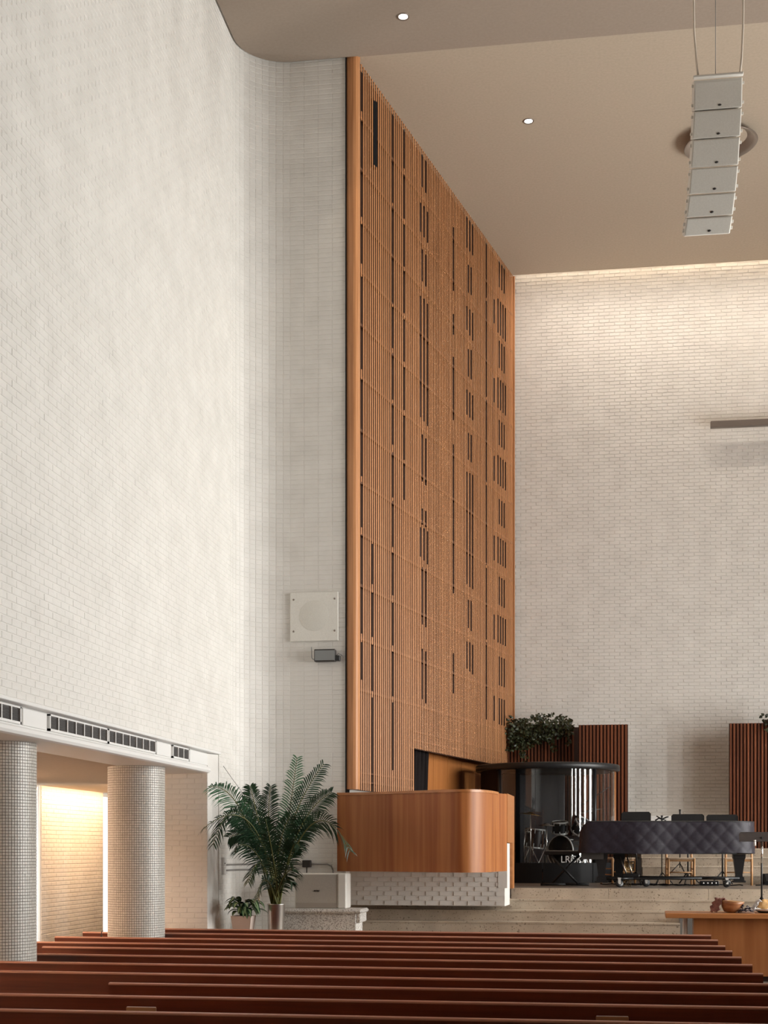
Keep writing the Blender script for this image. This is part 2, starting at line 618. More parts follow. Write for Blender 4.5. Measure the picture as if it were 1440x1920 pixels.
def strip(mb_, rows, z0, z1, d, thick):
    vs_ = []
    for x, y, nx, ny in rows:
        vs_ += [(x + nx * d, y + ny * d, z0), (x + nx * d, y + ny * d, z1),
                (x + nx * (d - thick), y + ny * (d - thick), z1), (x + nx * (d - thick), y + ny * (d - thick), z0)]
    fs = []
    for i in range(len(rows) - 1):
        a_, b_ = 4 * i, 4 * i + 4
        for k in range(4):
            fs.append((a_ + k, a_ + (k + 1) % 4, b_ + (k + 1) % 4, b_ + k))
    n4 = 4 * (len(rows) - 1)
    fs += [(0, 1, 2, 3), (n4 + 3, n4 + 2, n4 + 1, n4)]
    mb_.add(vs_, fs)


LEDGE_Z = 3.15
strip(mb, [(WX, -5.5, 1, 0), wall_pt(0.0)], LEDGE_Z, topZ, -0.002, 0.3)          # plain part nearer than the photo shows
i1 = 1
strip(mb, [wall_pt(0.0), wall_pt(18.0 - L_STRAIGHT0)], LEDGE_Z, topZ, -JD, 0.3)
strip(mb, [wall_pt(18.0 - L_STRAIGHT0)] + prof[1:], FZ, topZ, -JD, 0.3)
wall_left = structure('wall_left', mb, M_brick, 'tall white painted brick wall curving round to the wooden screen')
st = MB()
rng = random.Random(11)
SLED = 18.0 - L_STRAIGHT0
brick_field(wall_left, wall_pt, 0.0, SLED, LEDGE_Z, 13.1, st, single=lambda q, z: q < 3.3 and z < 4.15, rng=rng, limit=170)
brick_field(wall_left, wall_pt, SLED, L3, LEDGE_Z - 38 * MODH, 13.1, st,
            single=lambda q, z: q > L2 and 2.4 < z < 4.7, curve=(L1 - 0.12, L2 - 0.02), rng=rng, limit=125)
o = st.build('brick_courses', M_brick, wall_left, fix=False)
o['kind'] = 'stuff'

# thin ledge under the upper wall
structure('trim_1', MB().cbox(-5.16, WX + 0.012, -5.5, 18.06, LEDGE_Z - 0.035, LEDGE_Z, 0.006), M_white,
          'thin white ledge along the bottom of the tall brick wall')

# ---- pier at the end of the aisle
mb = MB()
mb.box(-5.56, -4.98, 17.72 + JD, 19.5, 0.0, 2.86)
pier = structure('wall_pier', mb, M_brick, 'narrow white painted brick pier at the end of the colonnade')
st = MB()
PIER_P = lambda q: (q, 17.72, 0.0, -1.0)
brick_field(pier, PIER_P, -5.56, -4.98, 2.85 - 34 * MODH, 2.86, st, single=lambda q, z: True, rng=rng, limit=200, wide_heads=True)
# right-hand return of the pier
mb = MB()
mb.prism([(-4.98, 17.722), (-4.907, 18.02), (-4.98, 18.2), (-5.1, 17.9)], 0.0, LEDGE_Z - 0.04)
mb.build('return_face', M_brick, pier)

# ---- beam over the colonnade with panels and air grilles
mb = MB()
mb.box(-5.5, -4.99, -5.5, 17.74, 2.86, LEDGE_Z - 0.03)
pf = [(-5.01, 2.94), (-4.965, 2.935), (-4.945, 2.915), (-4.94, 2.885), (-4.955, 2.86), (-4.99, 2.85), (-5.6, 2.85), (-5.6, 2.94)]
vs_ = [(x, -5.5, z) for x, z in pf] + [(x, 17.745, z) for x, z in pf]
n = len(pf)
mb.add(vs_, [(i, (i + 1) % n, (i + 1) % n + n, i + n) for i in range(n)] + [tuple(range(n)), tuple(range(2 * n - 1, n - 1, -1))])
beam = structure('trim_2', mb, M_white, 'white beam over the mosaic columns with a rounded lower edge')
for y0, y1 in ((11.72, 12.26), (15.56, 16.1), (16.9, 17.70), (9.5, 11.0)):
    MB().cbox(-5.0, -4.972, y0, y1, 2.95, LEDGE_Z - 0.045, 0.004).build('panel', M_white, beam)


def air_grille(y0, y1, nb, label):
    g = thing('air_grille', (-4.98, (y0 + y1) / 2, 2.95), label, 'vent', 'air grilles over the colonnade')
    z0, z1 = 2.95, 3.105
    f = MB()
    fw = 0.022
    f.box(-4.995, -4.962, y0, y1, z0, z0 + fw).box(-4.995, -4.962, y0, y1, z1 - fw * 0.7, z1)
    f.box(-4.995, -4.962, y0, y0 + fw, z0, z1).box(-4.995, -4.962, y1 - fw, y1, z0, z1)
    f.build('frame', M_white, g)
    MB().box(-4.993, -4.985, y0 + 0.01, y1 - 0.01, z0 + 0.01, z1 - 0.01).build('mesh_backing', M_grille, g)
    sl = MB()
    for k in range(9):
        zz = z0 + fw + (z1 - z0 - 1.7 * fw) * (k + 0.5) / 9
        sl.add([(-4.985, y0 + fw, zz), (-4.985, y1 - fw, zz), (-4.972, y1 - fw, zz - 0.009), (-4.972, y0 + fw, zz - 0.009)], [(0, 1, 2, 3)])
    s_ = sl.build('louvre_blades', M_grille, g, fix=False)
    s_['kind'] = 'stuff'
    for k in range(1, nb):
        yy = y0 + (y1 - y0) * k / nb
        MB().box(-4.985, -4.964, yy - 0.009, yy + 0.009, z0 + fw, z1 - fw * 0.7).build('mullion', M_white, g)
    return g


air_grille(11.05, 11.66, 3, 'grey air grille cut by the left edge, above the nearest mosaic column')
air_grille(12.31, 13.88, 7, 'left half of the long grey air grille between two columns')
air_grille(13.90, 15.49, 7, 'right half of the long grey air grille between two columns')
air_grille(16.15, 16.83, 3, 'short grey air grille nearest the palm, above the pier')

# ---- soffit of the aisle, aisle wall, aisle floor
structure('ceiling_aisle', MB().box(-9.2, -5.59, -5.5, 27.3, 2.852, 2.88), M_ceil2, 'low tan soffit of the aisle behind the columns')
AX = -8.5
mb = MB()
mb.box(AX - 0.05, AX - JD, 20.74, 23.52, 0.0, 2.95)
aisle = structure('wall_aisle', mb, M_brick, 'brick wall at the far side of the aisle washed by warm light')
st = MB()
AP = lambda q: (AX, q, 1.0, 0.0)
rng2 = random.Random(5)


def rough_field(P, sA, sB, zA, zB, mb_, rng_):
    n_ = int((zB - zA) / MODH)
    for r in range(n_):
        z0 = zA + r * MODH + JT / 2
        s_ = sA - (MODL / 2 if r % 2 else 0)
        while s_ < sB - 0.02:
            a_, b_ = max(s_, sA) + JT / 2, min(s_ + MODL, sB) - JT / 2
            if b_ - a_ > 0.03:
                brick_box(mb_, P, a_ - .003, b_ + .003, z0 + .002 + rng_.uniform(-0.002, 0.002), z0 + MODH - JT - .002 + rng_.uniform(-0.002, 0.002), rng_.uniform(0.001, 0.004))
            s_ += MODL


rough_field(AP, 20.74, 23.52, 0.05, 2.90, st, rng2)
o = st.build('brick_courses', M_brick, aisle, fix=False)
o['kind'] = 'stuff'
# slim full-height windows either side of it
for k, (y0, y1) in enumerate(((20.10, 20.72), (23.52, 24.1))):
    w = thing('window_%d' % (k + 1), (AX - 0.1, (y0 + y1) / 2, 0.0), ('slim full-height aisle window beside the nearest column', 'slim full-height aisle window just left of the farther column')[k], None)
    w['kind'] = 'structure'
    f = MB()
    for yy in (y0, y1 - 0.02):
        f.box(AX - 0.05, AX - 0.01, yy, yy + 0.02, 0, 2.86)
    f.box(AX - 0.05, AX - 0.01, y0, y1, 0, 0.05)
    f.build('window_frame', M_white, w)
    MB().box(AX - 0.034, AX - 0.028, y0 + 0.02, y1 - 0.02, 0.05, 2.86).build('pane', M_glass, w)
structure('wall_aisle_side', MB().box(AX - 0.06, AX, -5.5, 20.1, 0, 2.95).box(AX - 0.06, AX, 24.1, 27.4, 0, 2.95), M_plaster, 'plain white side wall of the aisle')
structure('wall_aisle_end', MB().box(AX - 0.3, -4.5, 27.0, 27.3, 0, 2.95), M_plaster, 'white wall closing the far end of the aisle')

# ---- mosaic columns
COLR = 0.343


def mosaic_column(y, label):
    c_ = thing('mosaic_column', (-5.46, y, 0.0), label, 'column', 'mosaic columns of the colonnade')
    return c_


col_a = mosaic_column(16.27, 'round column of small pale mosaic tiles next to the brick pier')
MB().lathe([(COLR - 0.004, 0.0), (COLR - 0.004, 2.855)], -5.46, 16.27, 0.0, 64).build('grout_core', M_grout, col_a)
tm = MB()
NT = 76
TH = 2 * pi / NT
tz = 0.0285
rngt = random.Random(9)
for r in range(int(2.85 / tz)):
    for k in range(NT):
        a0, a1 = k * TH + 0.0045, (k + 1) * TH - 0.0045
        z0, z1 = r * tz + 0.002, (r + 1) * tz - 0.002
        ro, ri = COLR + rngt.uniform(-0.0008, 0.0008), COLR - 0.0045
        e = 0.003
        q = [(ri, a0, z0), (ri, a1, z0), (ri, a1, z1), (ri, a0, z1), (ro, a0 + e, z0 + 0.001), (ro, a1 - e, z0 + 0.001), (ro, a1 - e, z1 - 0.001), (ro, a0 + e, z1 - 0.001)]
        tm.add([(-5.46 + p[0] * cos(p[1]), 16.27 + p[0] * sin(p[1]), p[2]) for p in q],
               [(4, 5, 6, 7), (0, 1, 5, 4), (1, 2, 6, 5), (2, 3, 7, 6), (3, 0, 4, 7)])
o = tm.build('mosaic_tiles', M_mosaic, col_a, fix=False)
o['kind'] = 'stuff'
col_b = copy_tree(col_a)
col_b.location = (-5.51, 12.43, 0.0)
col_b['label'] = 'nearer mosaic column cut off by the left edge of the photo'

# ---- back wall with brick courses, light slot above
BY = 27.62
mb = MB()
mb.box(-4.0, RIGHT_X, BY + JD, BY + 0.3, 0.0, 14.4)
wall_back = structure('wall_back', mb, M_brick, 'tall white painted brick back wall washed by warm light from above')
st = MB()
BP = lambda q: (q, BY, 0.0, -1.0)
rng3 = random.Random(21)
n_ = int((13.7 - 1.9) / MODH)
for r in range(n_):
    z0 = 1.9 + r * MODH + JT / 2
    s_ = -2.0 - (MODL / 2 if r % 2 else 0)
    while s_ < 4.2:
        dz = rng3.uniform(-0.0025, 0.0025)
        brick_box(st, BP, s_ + .003, s_ + MODL - .003, z0 + .002 + dz, z0 + MODH - JT - .002 + dz, rng3.uniform(0.002, 0.009))
        s_ += MODL
o = st.build('brick_courses', M_brick, wall_back, fix=False)
o['kind'] = 'stuff'

# ---- ceilings
GAP = 0.03
poly = [(RIGHT_X, -5.5), (RIGHT_X, 19.36), (FACE_X1 - 0.6, 19.36)]
poly = [(RIGHT_X, -5.5), (RIGHT_X, 19.35), (-3.25, 19.35), (-3.25, FY - GAP)]
for k in range(0, NS + 1):
    x, y, nx, ny = wall_pt(L2 - (L2 - L1) * k / NS)
    poly.append((x + nx * GAP, y + ny * GAP))
poly.append((WX + GAP, -5.5))
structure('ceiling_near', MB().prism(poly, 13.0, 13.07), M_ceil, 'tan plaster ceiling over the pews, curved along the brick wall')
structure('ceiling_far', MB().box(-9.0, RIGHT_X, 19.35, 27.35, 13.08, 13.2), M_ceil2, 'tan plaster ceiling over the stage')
structure('ceiling_slab', MB().box(-9.5, RIGHT_X + 0.4, -6, 28.2, 14.4, 14.6).box(-9.0, RIGHT_X, 19.2, 19.34, 13.075, 14.4)
          .box(-9.0, RIGHT_X, 27.2, 27.34, 13.2, 14.4), M_plaster, 'roof slab above the ceilings')

# ---- right wall with tall windows (outside the frame), rear wall, floor
mb = MB()
edges = [-5.5]
for wy in WIN_Y:
    edges += [wy - WIN_W / 2, wy + WIN_W / 2]
edges.append(28.0)
for i in range(0, len(edges), 2):
    mb.box(RIGHT_X, RIGHT_X + 0.3, edges[i], edges[i + 1], 0, 14.4)
for wy in WIN_Y:
    mb.box(RIGHT_X, RIGHT_X + 0.3, wy - WIN_W / 2, wy + WIN_W / 2, 0, WIN_Z0)
    mb.box(RIGHT_X, RIGHT_X + 0.3, wy - WIN_W / 2, wy + WIN_W / 2, WIN_Z1, 14.4)
structure('wall_right', mb, M_plaster, 'white right-hand wall with tall windows')
for k, wy in enumerate(WIN_Y):
    w = thing('window_%d' % (k + 3), (RIGHT_X + 0.15, wy, WIN_Z0), 'tall window number %d from the back of the right-hand wall' % (k + 1), None)
    w['kind'] = 'structure'
    f = MB()
    for yy in (wy - WIN_W / 2, wy + WIN_W / 2 - 0.05):
        f.box(RIGHT_X + 0.1, RIGHT_X + 0.2, yy, yy + 0.05, WIN_Z0, WIN_Z1)
    for zz in (WIN_Z0, WIN_Z1 - 0.05):
        f.box(RIGHT_X + 0.1, RIGHT_X + 0.2, wy - WIN_W / 2, wy + WIN_W / 2, zz, zz + 0.05)
    f.build('window_frame', M_white, w)
    MB().box(RIGHT_X + 0.147, RIGHT_X + 0.153, wy - WIN_W / 2 + 0.05, wy + WIN_W / 2 - 0.05, WIN_Z0 + 0.05, WIN_Z1 - 0.05).build('pane', M_glass, w)
structure('wall_rear', MB().box(-9.5, RIGHT_X + 0.4, -5.8, -5.5, 0, 14.4), M_ceil2, 'tan plaster rear wall behind the pews')
structure('wall_chamber', MB().box(-9.3, -9.0, 19.5, 28.0, 2.9, 14.4).box(-9.3, -4.0, 27.62, 27.9, 2.9, 14.4).box(-9.3, FACE_X1 - 0.1, 19.6, 19.8, 2.9, 14.4), M_plaster,
          'plaster walls of the chamber behind the wooden screen')
structure('floor', MB().box(-9.2, RIGHT_X + 0.3, -5.8, 28.0, -0.2, 0.0), M_floor, 'dark floor under the pews')

# ------------------------------------------------------------------ steps and stage
SLOPE = -0.045      # the steps run slightly nearer towards the right
NOS = [(1.271, 20.94), (1.120, 20.61), (0.970, 20.28), (0.820, 19.95), (0.670, 19.62), (0.520, 19.29), (0.370, 18.96), (0.220, 18.63)]


def step_poly(x0, x1, ynose, yback):
    f = lambda x: ynose + SLOPE * (x + 1.2)
    return [(x0, f(x0)), (x1, f(x1)), (x1, yback), (x0, yback)]


steps = thing('floor_steps', (0, 20.0, 0.0), 'wide beige stone steps up to the stage', None)
steps['kind'] = 'structure'
for k, (z, y) in enumerate(NOS):
    x1 = 6.0 if k < 3 else (1.215 if k < 4 else 0.80)
    if k == 0:
        continue
    yb = NOS[k - 1][1] + 0.05
    x0 = -4.5 if k > 2 else -3.9
    fx = lambda x, yy: yy + SLOPE * (x + 1.2)
    pl = [(x0, fx(x0, y)), (x1, fx(x1, y)), (x1, fx(x1, yb)), (x0, fx(x0, yb))]
    m_ = MB().prism(pl, 0.0 if k > 2 else z - 0.22, z - 0.022)
    m_.build('riser', M_stone, steps)
    pl2 = [(x0, fx(x0, y - 0.012)), (x1, fx(x1, y - 0.012)), (x1, fx(x1, yb)), (x0, fx(x0, yb))]
    MB().prism(pl2, z - 0.022, z).build('tread', M_stone, steps)
# stage: stone edge course and floor
fx = lambda x, yy: yy + SLOPE * (x + 1.2)
y = NOS[0][1]
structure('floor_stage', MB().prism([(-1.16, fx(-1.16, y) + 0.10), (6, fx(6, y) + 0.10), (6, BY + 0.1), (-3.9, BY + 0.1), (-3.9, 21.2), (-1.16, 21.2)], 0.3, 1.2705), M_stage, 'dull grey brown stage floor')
x0, x1 = -1.20, 6.0
nose = MB()
for k in range(5):
    xa, xb = x0 + (x1 - x0) * k / 5 + 0.002, x0 + (x1 - x0) * (k + 1) / 5 - 0.002
    MB().prism([(xa, fx(xa, y)), (xb, fx(xb, y)), (xb, fx(xb, y) + 0.11), (xa, fx(xa, y) + 0.11)], 1.05, 1.274).build('edge_stone', M_stone, steps)
# low platform for the plants and the wall under the steps at the right
structure('floor_platform', MB().prism([(-4.93, 17.80), (-2.75, 17.80), (-2.75, 19.6), (-4.93, 19.6)], 0.0, 0.668), M_stone, 'low stone platform carrying the plants')
structure('floor_table_plinth', MB().box(0.85, 5.5, 17.85, 19.9, 0.0, 0.15), M_stage, 'low plinth under the wooden table')
structure('wall_stair_end', MB().box(1.217, 5.9, 19.95, 20.1, 0.0, 0.94), M_grey_recess, 'grey face beside the steps behind the table')

# choir steps at the back of the stage
choir = thing('floor_choir', (1.9, 25.0, 1.27), 'beige stone choir steps along the back wall behind the piano', None)
choir['kind'] = 'structure'
for k, (z, y) in enumerate(((1.42, 24.05), (1.57, 24.40), (1.72, 24.75), (1.87, 25.10))):
    for j in range(4):
        xa, xb = 0.86 + 1.3 * j + 0.002, 0.86 + 1.3 * (j + 1) - 0.002
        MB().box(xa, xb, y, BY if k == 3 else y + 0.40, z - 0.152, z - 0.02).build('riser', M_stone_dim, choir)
    MB().box(0.85, 6.05, y - 0.012, BY if k == 3 else y + 0.40, z - 0.02, z).build('tread', M_stone, choir)
structure('trim_3', MB().cbox(0.7, 2.62, 27.25, 27.61, 1.87, 2.50, 0.01), M_white, 'white ledge at the foot of the back wall between two slatted panels')

# ------------------------------------------------------------------ wooden slat screen
TA = radians(12.7)
sT, cT = sin(TA), cos(TA)
SX, SY = -3.404, 19.36


def scr(t, d, z):
    """point on the screen: t along it, d out from its backing towards the room"""
    return (SX + sT * t + cT * d, SY + cT * t - sT * d, z)


def scr_box(mb_, t0, t1, d0, d1, z0, z1):
    vs_ = [scr(t0, d0, z0), scr(t1, d0, z0), scr(t1, d1, z0), scr(t0, d1, z0), scr(t0, d0, z1), scr(t1, d0, z1), scr(t1, d1, z1), scr(t0, d1, z1)]
    return mb_.add(vs_, [(0, 3, 2, 1), (4, 5, 6, 7), (0, 1, 5, 4), (1, 2, 6, 5), (2, 3, 7, 6), (3, 0, 4, 7)])


GAPS = {
    1: [(4.28, 4.82), (4.94, 6.36), (6.46, 7.11), (7.19, 8.58), (8.72, 10.05), (10.23, 10.8), (10.9, 12.29), (12.41, 12.98)],
    6: [(2.60, 4.07), (4.16, 4.84), (4.95, 5.6), (5.72, 6.31)],
    7: [(11.87, 12.82)], 8: [(11.88, 12.85)],
    16: [(3.05, 4.08), (4.17, 4.85), (4.94, 5.59), (5.7, 6.35), (6.43, 7.13), (7.18, 7.87), (7.98, 8.61), (8.66, 9.37), (9.44, 10.07), (10.11, 10.82), (10.85, 11.6), (11.64, 12.25), (12.28, 12.99)],
    22: [(7.26, 7.83), (7.88, 8.57), (8.65, 9.32), (9.4, 10.06), (10.15, 10.81), (10.87, 11.53), (11.61, 12.3), (12.39, 13.01)],
    31: [(6.53, 7.0), (8.76, 10.7), (11.72, 12.19)],
    32: [(4.26, 5.07), (5.46, 6.38), (7.06, 7.32), (7.75, 8.51), (10.96, 11.48), (12.47, 13.0)],
    33: [(6.5, 7.02), (8.74, 10.72), (11.7, 12.21)],
    34: [(4.21, 5.05), (5.44, 6.38), (7.06, 7.32), (7.73, 8.49), (10.94, 11.46), (12.45, 12.98)],
    35: [(6.47, 7.01), (8.71, 10.70), (11.68, 12.19)],
    51: [(4.52, 5.21), (6.23, 8.78), (9.19, 10.28), (10.65, 11.01), (11.4, 12.5)],
    60: [(5.03, 5.51), (6.52, 8.5), (9.5, 9.95), (10.99, 11.42), (12.44, 13.0)],
    61: [(5.76, 6.26), (8.73, 9.21), (10.2, 10.69), (11.68, 12.18)],
    62: [(5.0, 5.52), (6.5, 8.52), (9.5, 9.95), (10.95, 11.42), (12.44, 13.0)],
    63: [(5.73, 6.27), (8.73, 9.22), (10.2, 10.73), (11.7, 12.2)],
    64: [(4.97, 5.50), (6.49, 8.53), (9.5, 9.95), (10.92, 11.42), (12.44, 13.0)],
    74: [(4.24, 5.66), (5.71, 7.03), (7.08, 8.55), (8.6, 10.12), (10.17, 11.94), (11.99, 13.0)],
    80: [(4.26, 4.73), (5.78, 6.25), (7.26, 7.73), (8.75, 9.22), (10.22, 10.68), (11.7, 12.15)],
}
for i_ in (83, 85, 87, 89):
    GAPS[i_] = [(5.76, 6.28), (7.26, 7.76), (8.75, 9.30), (10.19, 10.77), (11.61, 12.26)]
for i_ in (84, 86, 88):
    GAPS[i_] = [(4.22, 4.72), (4.96, 5.51), (6.48, 7.02), (8.01, 8.49), (9.51, 9.99), (10.97, 11.49), (12.50, 13.0)]
PITCH, T0 = 0.0835, 0.27
T_OPEN, T_END = 2.56, 8.25
Z_LOW, Z_HEAD, Z_TOP = 2.70, 3.45, 13.08

screen = thing('slat_screen', (SX, SY, Z_LOW), 'towering orange oak slat screen with dark vertical openings', 'screen')
b = MB()
scr_box(b, 0.02, T_OPEN, -0.03, 0.0, Z_LOW, Z_TOP)
scr_box(b, T_OPEN, T_END, -0.03, 0.0, Z_HEAD, Z_TOP)
b.build('backing_board', M_backing, screen)
bb = MB()
for i_ in (7, 8):
    pass
scr_box(bb, T0 + 6.55 * PITCH, T0 + 8.45 * PITCH, 0.001, 0.064, 11.87, 12.84)
o = bb.build('opening_dark_panel', M_blackmat, screen)  # solid black panel painted in for the darkness inside the opening
o['label'] = 'black panel painting the dark of an opening high at the left edge of the screen'
# end post: broad rounded board
ep = MB()
ring = [(0.0, -0.05), (0.0, 0.085), (0.02, 0.115), (0.06, 0.13), (0.12, 0.13), (0.17, 0.12), (0.20, 0.095), (0.20, -0.05)]
n = len(ring)
ep.add([scr(t, d, Z_LOW) for t, d in ring] + [scr(t, d, Z_TOP) for t, d in ring],
       [(i, (i + 1) % n, (i + 1) % n + n, i + n) for i in range(n)] + [tuple(range(n)), tuple(range(2 * n - 1, n - 1, -1))])
ep.build('end_post', M_slat, screen)
SW = 0.038
slat_prof = [(-SW / 2, 0.062), (-SW / 2, 0.067), (-SW * 0.3, 0.071), (SW * 0.3, 0.071), (SW / 2, 0.067), (SW / 2, 0.062)]
ns = len(slat_prof)
i_ = 0
while T0 + i_ * PITCH < T_END - 0.02:
    t = T0 + i_ * PITCH
    lo = Z_LOW if t < T_OPEN - 0.02 else Z_HEAD
    segs, cur = [], lo
    for g0, g1 in sorted(GAPS.get(i_, [])):
        if g0 - cur > 0.03:
            segs.append((cur, g0))
        cur = g1
    segs.append((cur, Z_TOP))
    for z0, z1 in segs:
        if z1 - z0 < 0.02:
            continue
        m_ = MB().add([scr(t + a_, d, z0) for a_, d in slat_prof] + [scr(t + a_, d, z1) for a_, d in slat_prof],
                      [(k, (k + 1) % ns, (k + 1) % ns + ns, k + ns) for k in range(ns)] + [tuple(range(ns)), tuple(range(2 * ns - 1, ns - 1, -1))])
        m_.build('slat', M_slat, screen)
    i_ += 1
# horizontal battens carrying the slats
for z in (10.85, 10.12, 9.36, 8.61, 7.85, 7.11, 6.37, 5.63, 4.87, 4.14, 12.32, 11.59):
    m_ = MB()
    scr_box(m_, 0.2, T_END, 0.04, 0.0625, z - 0.02, z + 0.02)
    m_.build('batten', M_batten, screen)
for z in (2.82, 2.95):
    m_ = MB()
    scr_box(m_, 0.2, T_OPEN, 0.04, 0.0625, z - 0.012, z + 0.012)
    m_.build('batten', M_batten, screen)
for z in (3.58, 3.72):
    m_ = MB()
    scr_box(m_, T_OPEN, T_END, 0.04, 0.0625, z - 0.012, z + 0.012)
    m_.build('batten', M_batten, screen)
e_ = MB()
scr_box(e_, T_END, T_END + 0.03, -0.05, 0.09, Z_HEAD, Z_TOP)
e_.build('end_board', M_slat, screen)

# plywood wall and curtain in the doorway under the screen
ply = thing('wall_doorway', (SX, SY, 1.27), 'orange plywood wall inside the opening under the screen', None)
ply['kind'] = 'structure'
for k in range(7):
    m_ = MB()
    ta = 3.70 + k * 0.78
    scr_box(m_, ta + 0.004, ta + 0.776, -0.32, -0.28, 1.27, 3.75)
    m_.build('plywood_panel', M_ply, ply)
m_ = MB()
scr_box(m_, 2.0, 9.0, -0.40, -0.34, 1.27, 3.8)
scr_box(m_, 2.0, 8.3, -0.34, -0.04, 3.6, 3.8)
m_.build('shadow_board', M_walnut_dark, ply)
cur = MB()
vs_, fs = [], []
NC = 60
for k in range(NC + 1):
    t = 2.62 + 1.20 * k / NC
    d = -0.16 + 0.045 * sin(k * 0.62) + 0.018 * sin(k * 1.7 + 1)
    for z in (1.3, 2.6, 3.55):
        dd = d * (0.75 if z > 3 else 1.0)
        vs_.append(scr(t, dd, z))
for k in range(NC):
    for j in range(2):
        a_ = k * 3 + j
        fs.append((a_, a_ + 3, a_ + 4, a_ + 1))
cur.add(vs_, fs, True)
curtain = tag(cur.build('curtain', M_curtain), 'black gathered curtain hanging in the opening under the slat screen', 'curtain')
md = curtain.modifiers.new('thickness', 'SOLIDIFY')
md.thickness = 0.006

# shadow strip between brick wall and screen
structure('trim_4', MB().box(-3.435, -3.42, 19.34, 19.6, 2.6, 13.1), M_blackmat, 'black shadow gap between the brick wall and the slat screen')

# ------------------------------------------------------------------ pulpit
PUL = [(-3.545, 19.30), (-3.40, 19.285), (-3.245, 19.235), (-2.84, 19.05), (-2.443, 18.83), (-2.15, 18.63), (-2.0, 18.535), (-1.82, 18.455), (-1.69, 18.44), (-1.58, 18.475), (-1.47, 18.60), (-1.39, 18.80), (-1.335, 19.08), (-1.295, 19.42)]


def catmull(p, n):
    out = []
    for i in range(len(p) - 1):
        p0, p1, p2, p3 = p[max(0, i - 1)], p[i], p[i + 1], p[min(len(p) - 1, i + 2)]
        for k in range(n):
            t = k / n
            out.append(tuple(0.5 * ((2 * p1[a]) + (-p0[a] + p2[a]) * t + (2 * p0[a] - 5 * p1[a] + 4 * p2[a] - p3[a]) * t * t + (-p0[a] + 3 * p1[a] - 3 * p2[a] + p3[a]) * t ** 3) for a in range(2)))
    out.append(p[-1])
    return out


pp = catmull(PUL, 5)


def norm2(ps, i):
    a, b = ps[max(0, i - 1)], ps[min(len(ps) - 1, i + 1)]
    tx, ty = b[0] - a[0], b[1] - a[1]
    l = sqrt(tx * tx + ty * ty)
    return (ty / l, -tx / l)


pulpit = thing('pulpit', (-2.4, 19.3, 1.05), 'curved cherry wood pulpit projecting below the slat screen', 'pulpit')
PZ0, PZ1 = 1.545, 2.615
m_ = MB()
m_.sheet([(x, y, PZ1) for x, y in pp], [(x, y, PZ0) for x, y in pp], 0.05, lambda i: (*norm2(pp, i), 0))
for k in range(len(m_.sm) - 2):
    m_.sm[k] = True
par = m_.build('parapet', M_veneer, pulpit)
md = par.modifiers.new('sharp', 'EDGE_SPLIT')
md.split_angle = radians(40)
m_ = MB()
cap_o = [(x + norm2(pp, i)[0] * 0.012, y + norm2(pp, i)[1] * 0.012) for i, (x, y) in enumerate(pp)]
m_.sheet([(x, y, PZ1 + 0.035) for x, y in cap_o], [(x, y, PZ1) for x, y in cap_o], 0.085, lambda i: (*norm2(cap_o, i), 0))
m_.build('cap_rail', M_table_top, pulpit)
MB().prism([(x - norm2(pp, i)[0] * .07, y - norm2(pp, i)[1] * .07) for i, (x, y) in enumerate(pp)] + [(-1.36, 19.9), (-3.5, 19.9)], PZ0 + 0.01, PZ0 + 0.08).build('floor_board', M_veneer, pulpit)
# corner block and side board going back to the stage
MB().prism([(-1.30, 19.38), (-1.19, 19.80), (-1.26, 19.84), (-1.38, 19.42)], PZ0, PZ1 + 0.02).build('corner_board', M_veneer, pulpit)
m_ = MB()
sb = [(-1.185, 19.80), (-1.150, 20.93)]
pr_ = [(19.80, 1.95), (19.80, PZ1 + 0.03), (20.93, PZ1 + 0.03), (20.93, 1.275), (20.66, 1.275), (20.60, 1.95)]
vs_ = []
for off in (0.0, -0.05):
    for yy, zz in pr_:
        x = -1.185 + (yy - 19.80) / 1.13 * 0.035 + off
        vs_.append((x, yy, zz))
n = len(pr_)
m_.add(vs_, [tuple(range(n)), tuple(range(2 * n - 1, n - 1, -1))] + [(i, i + n, (i + 1) % n + n, (i + 1) % n) for i in range(n)])
m_.build('side_board', M_table_top, pulpit)
# white brick base
base_y = 19.99
BPP = lambda q: (q, base_y + SLOPE * (q + 1.2), 0.0, -1.0)
m_ = MB()
m_.prism([(-3.9, BPP(-3.9)[1] + JD), (-1.235, BPP(-1.235)[1] + JD), (-1.20, 20.62), (-3.9, 20.62)], 1.04, 1.60)
m_.box(-1.33, -1.20, 19.99, 20.6, 1.3, 1.94)
bw = m_.build('brick_base', M_brick, pulpit)
st = MB()
brick_field(bw, BPP, -3.6, -1.235, 1.045, 1.045 + 8.2 * MODH, st, single=lambda q, z: True, rng=random.Random(2), limit=290, wide_heads=True)

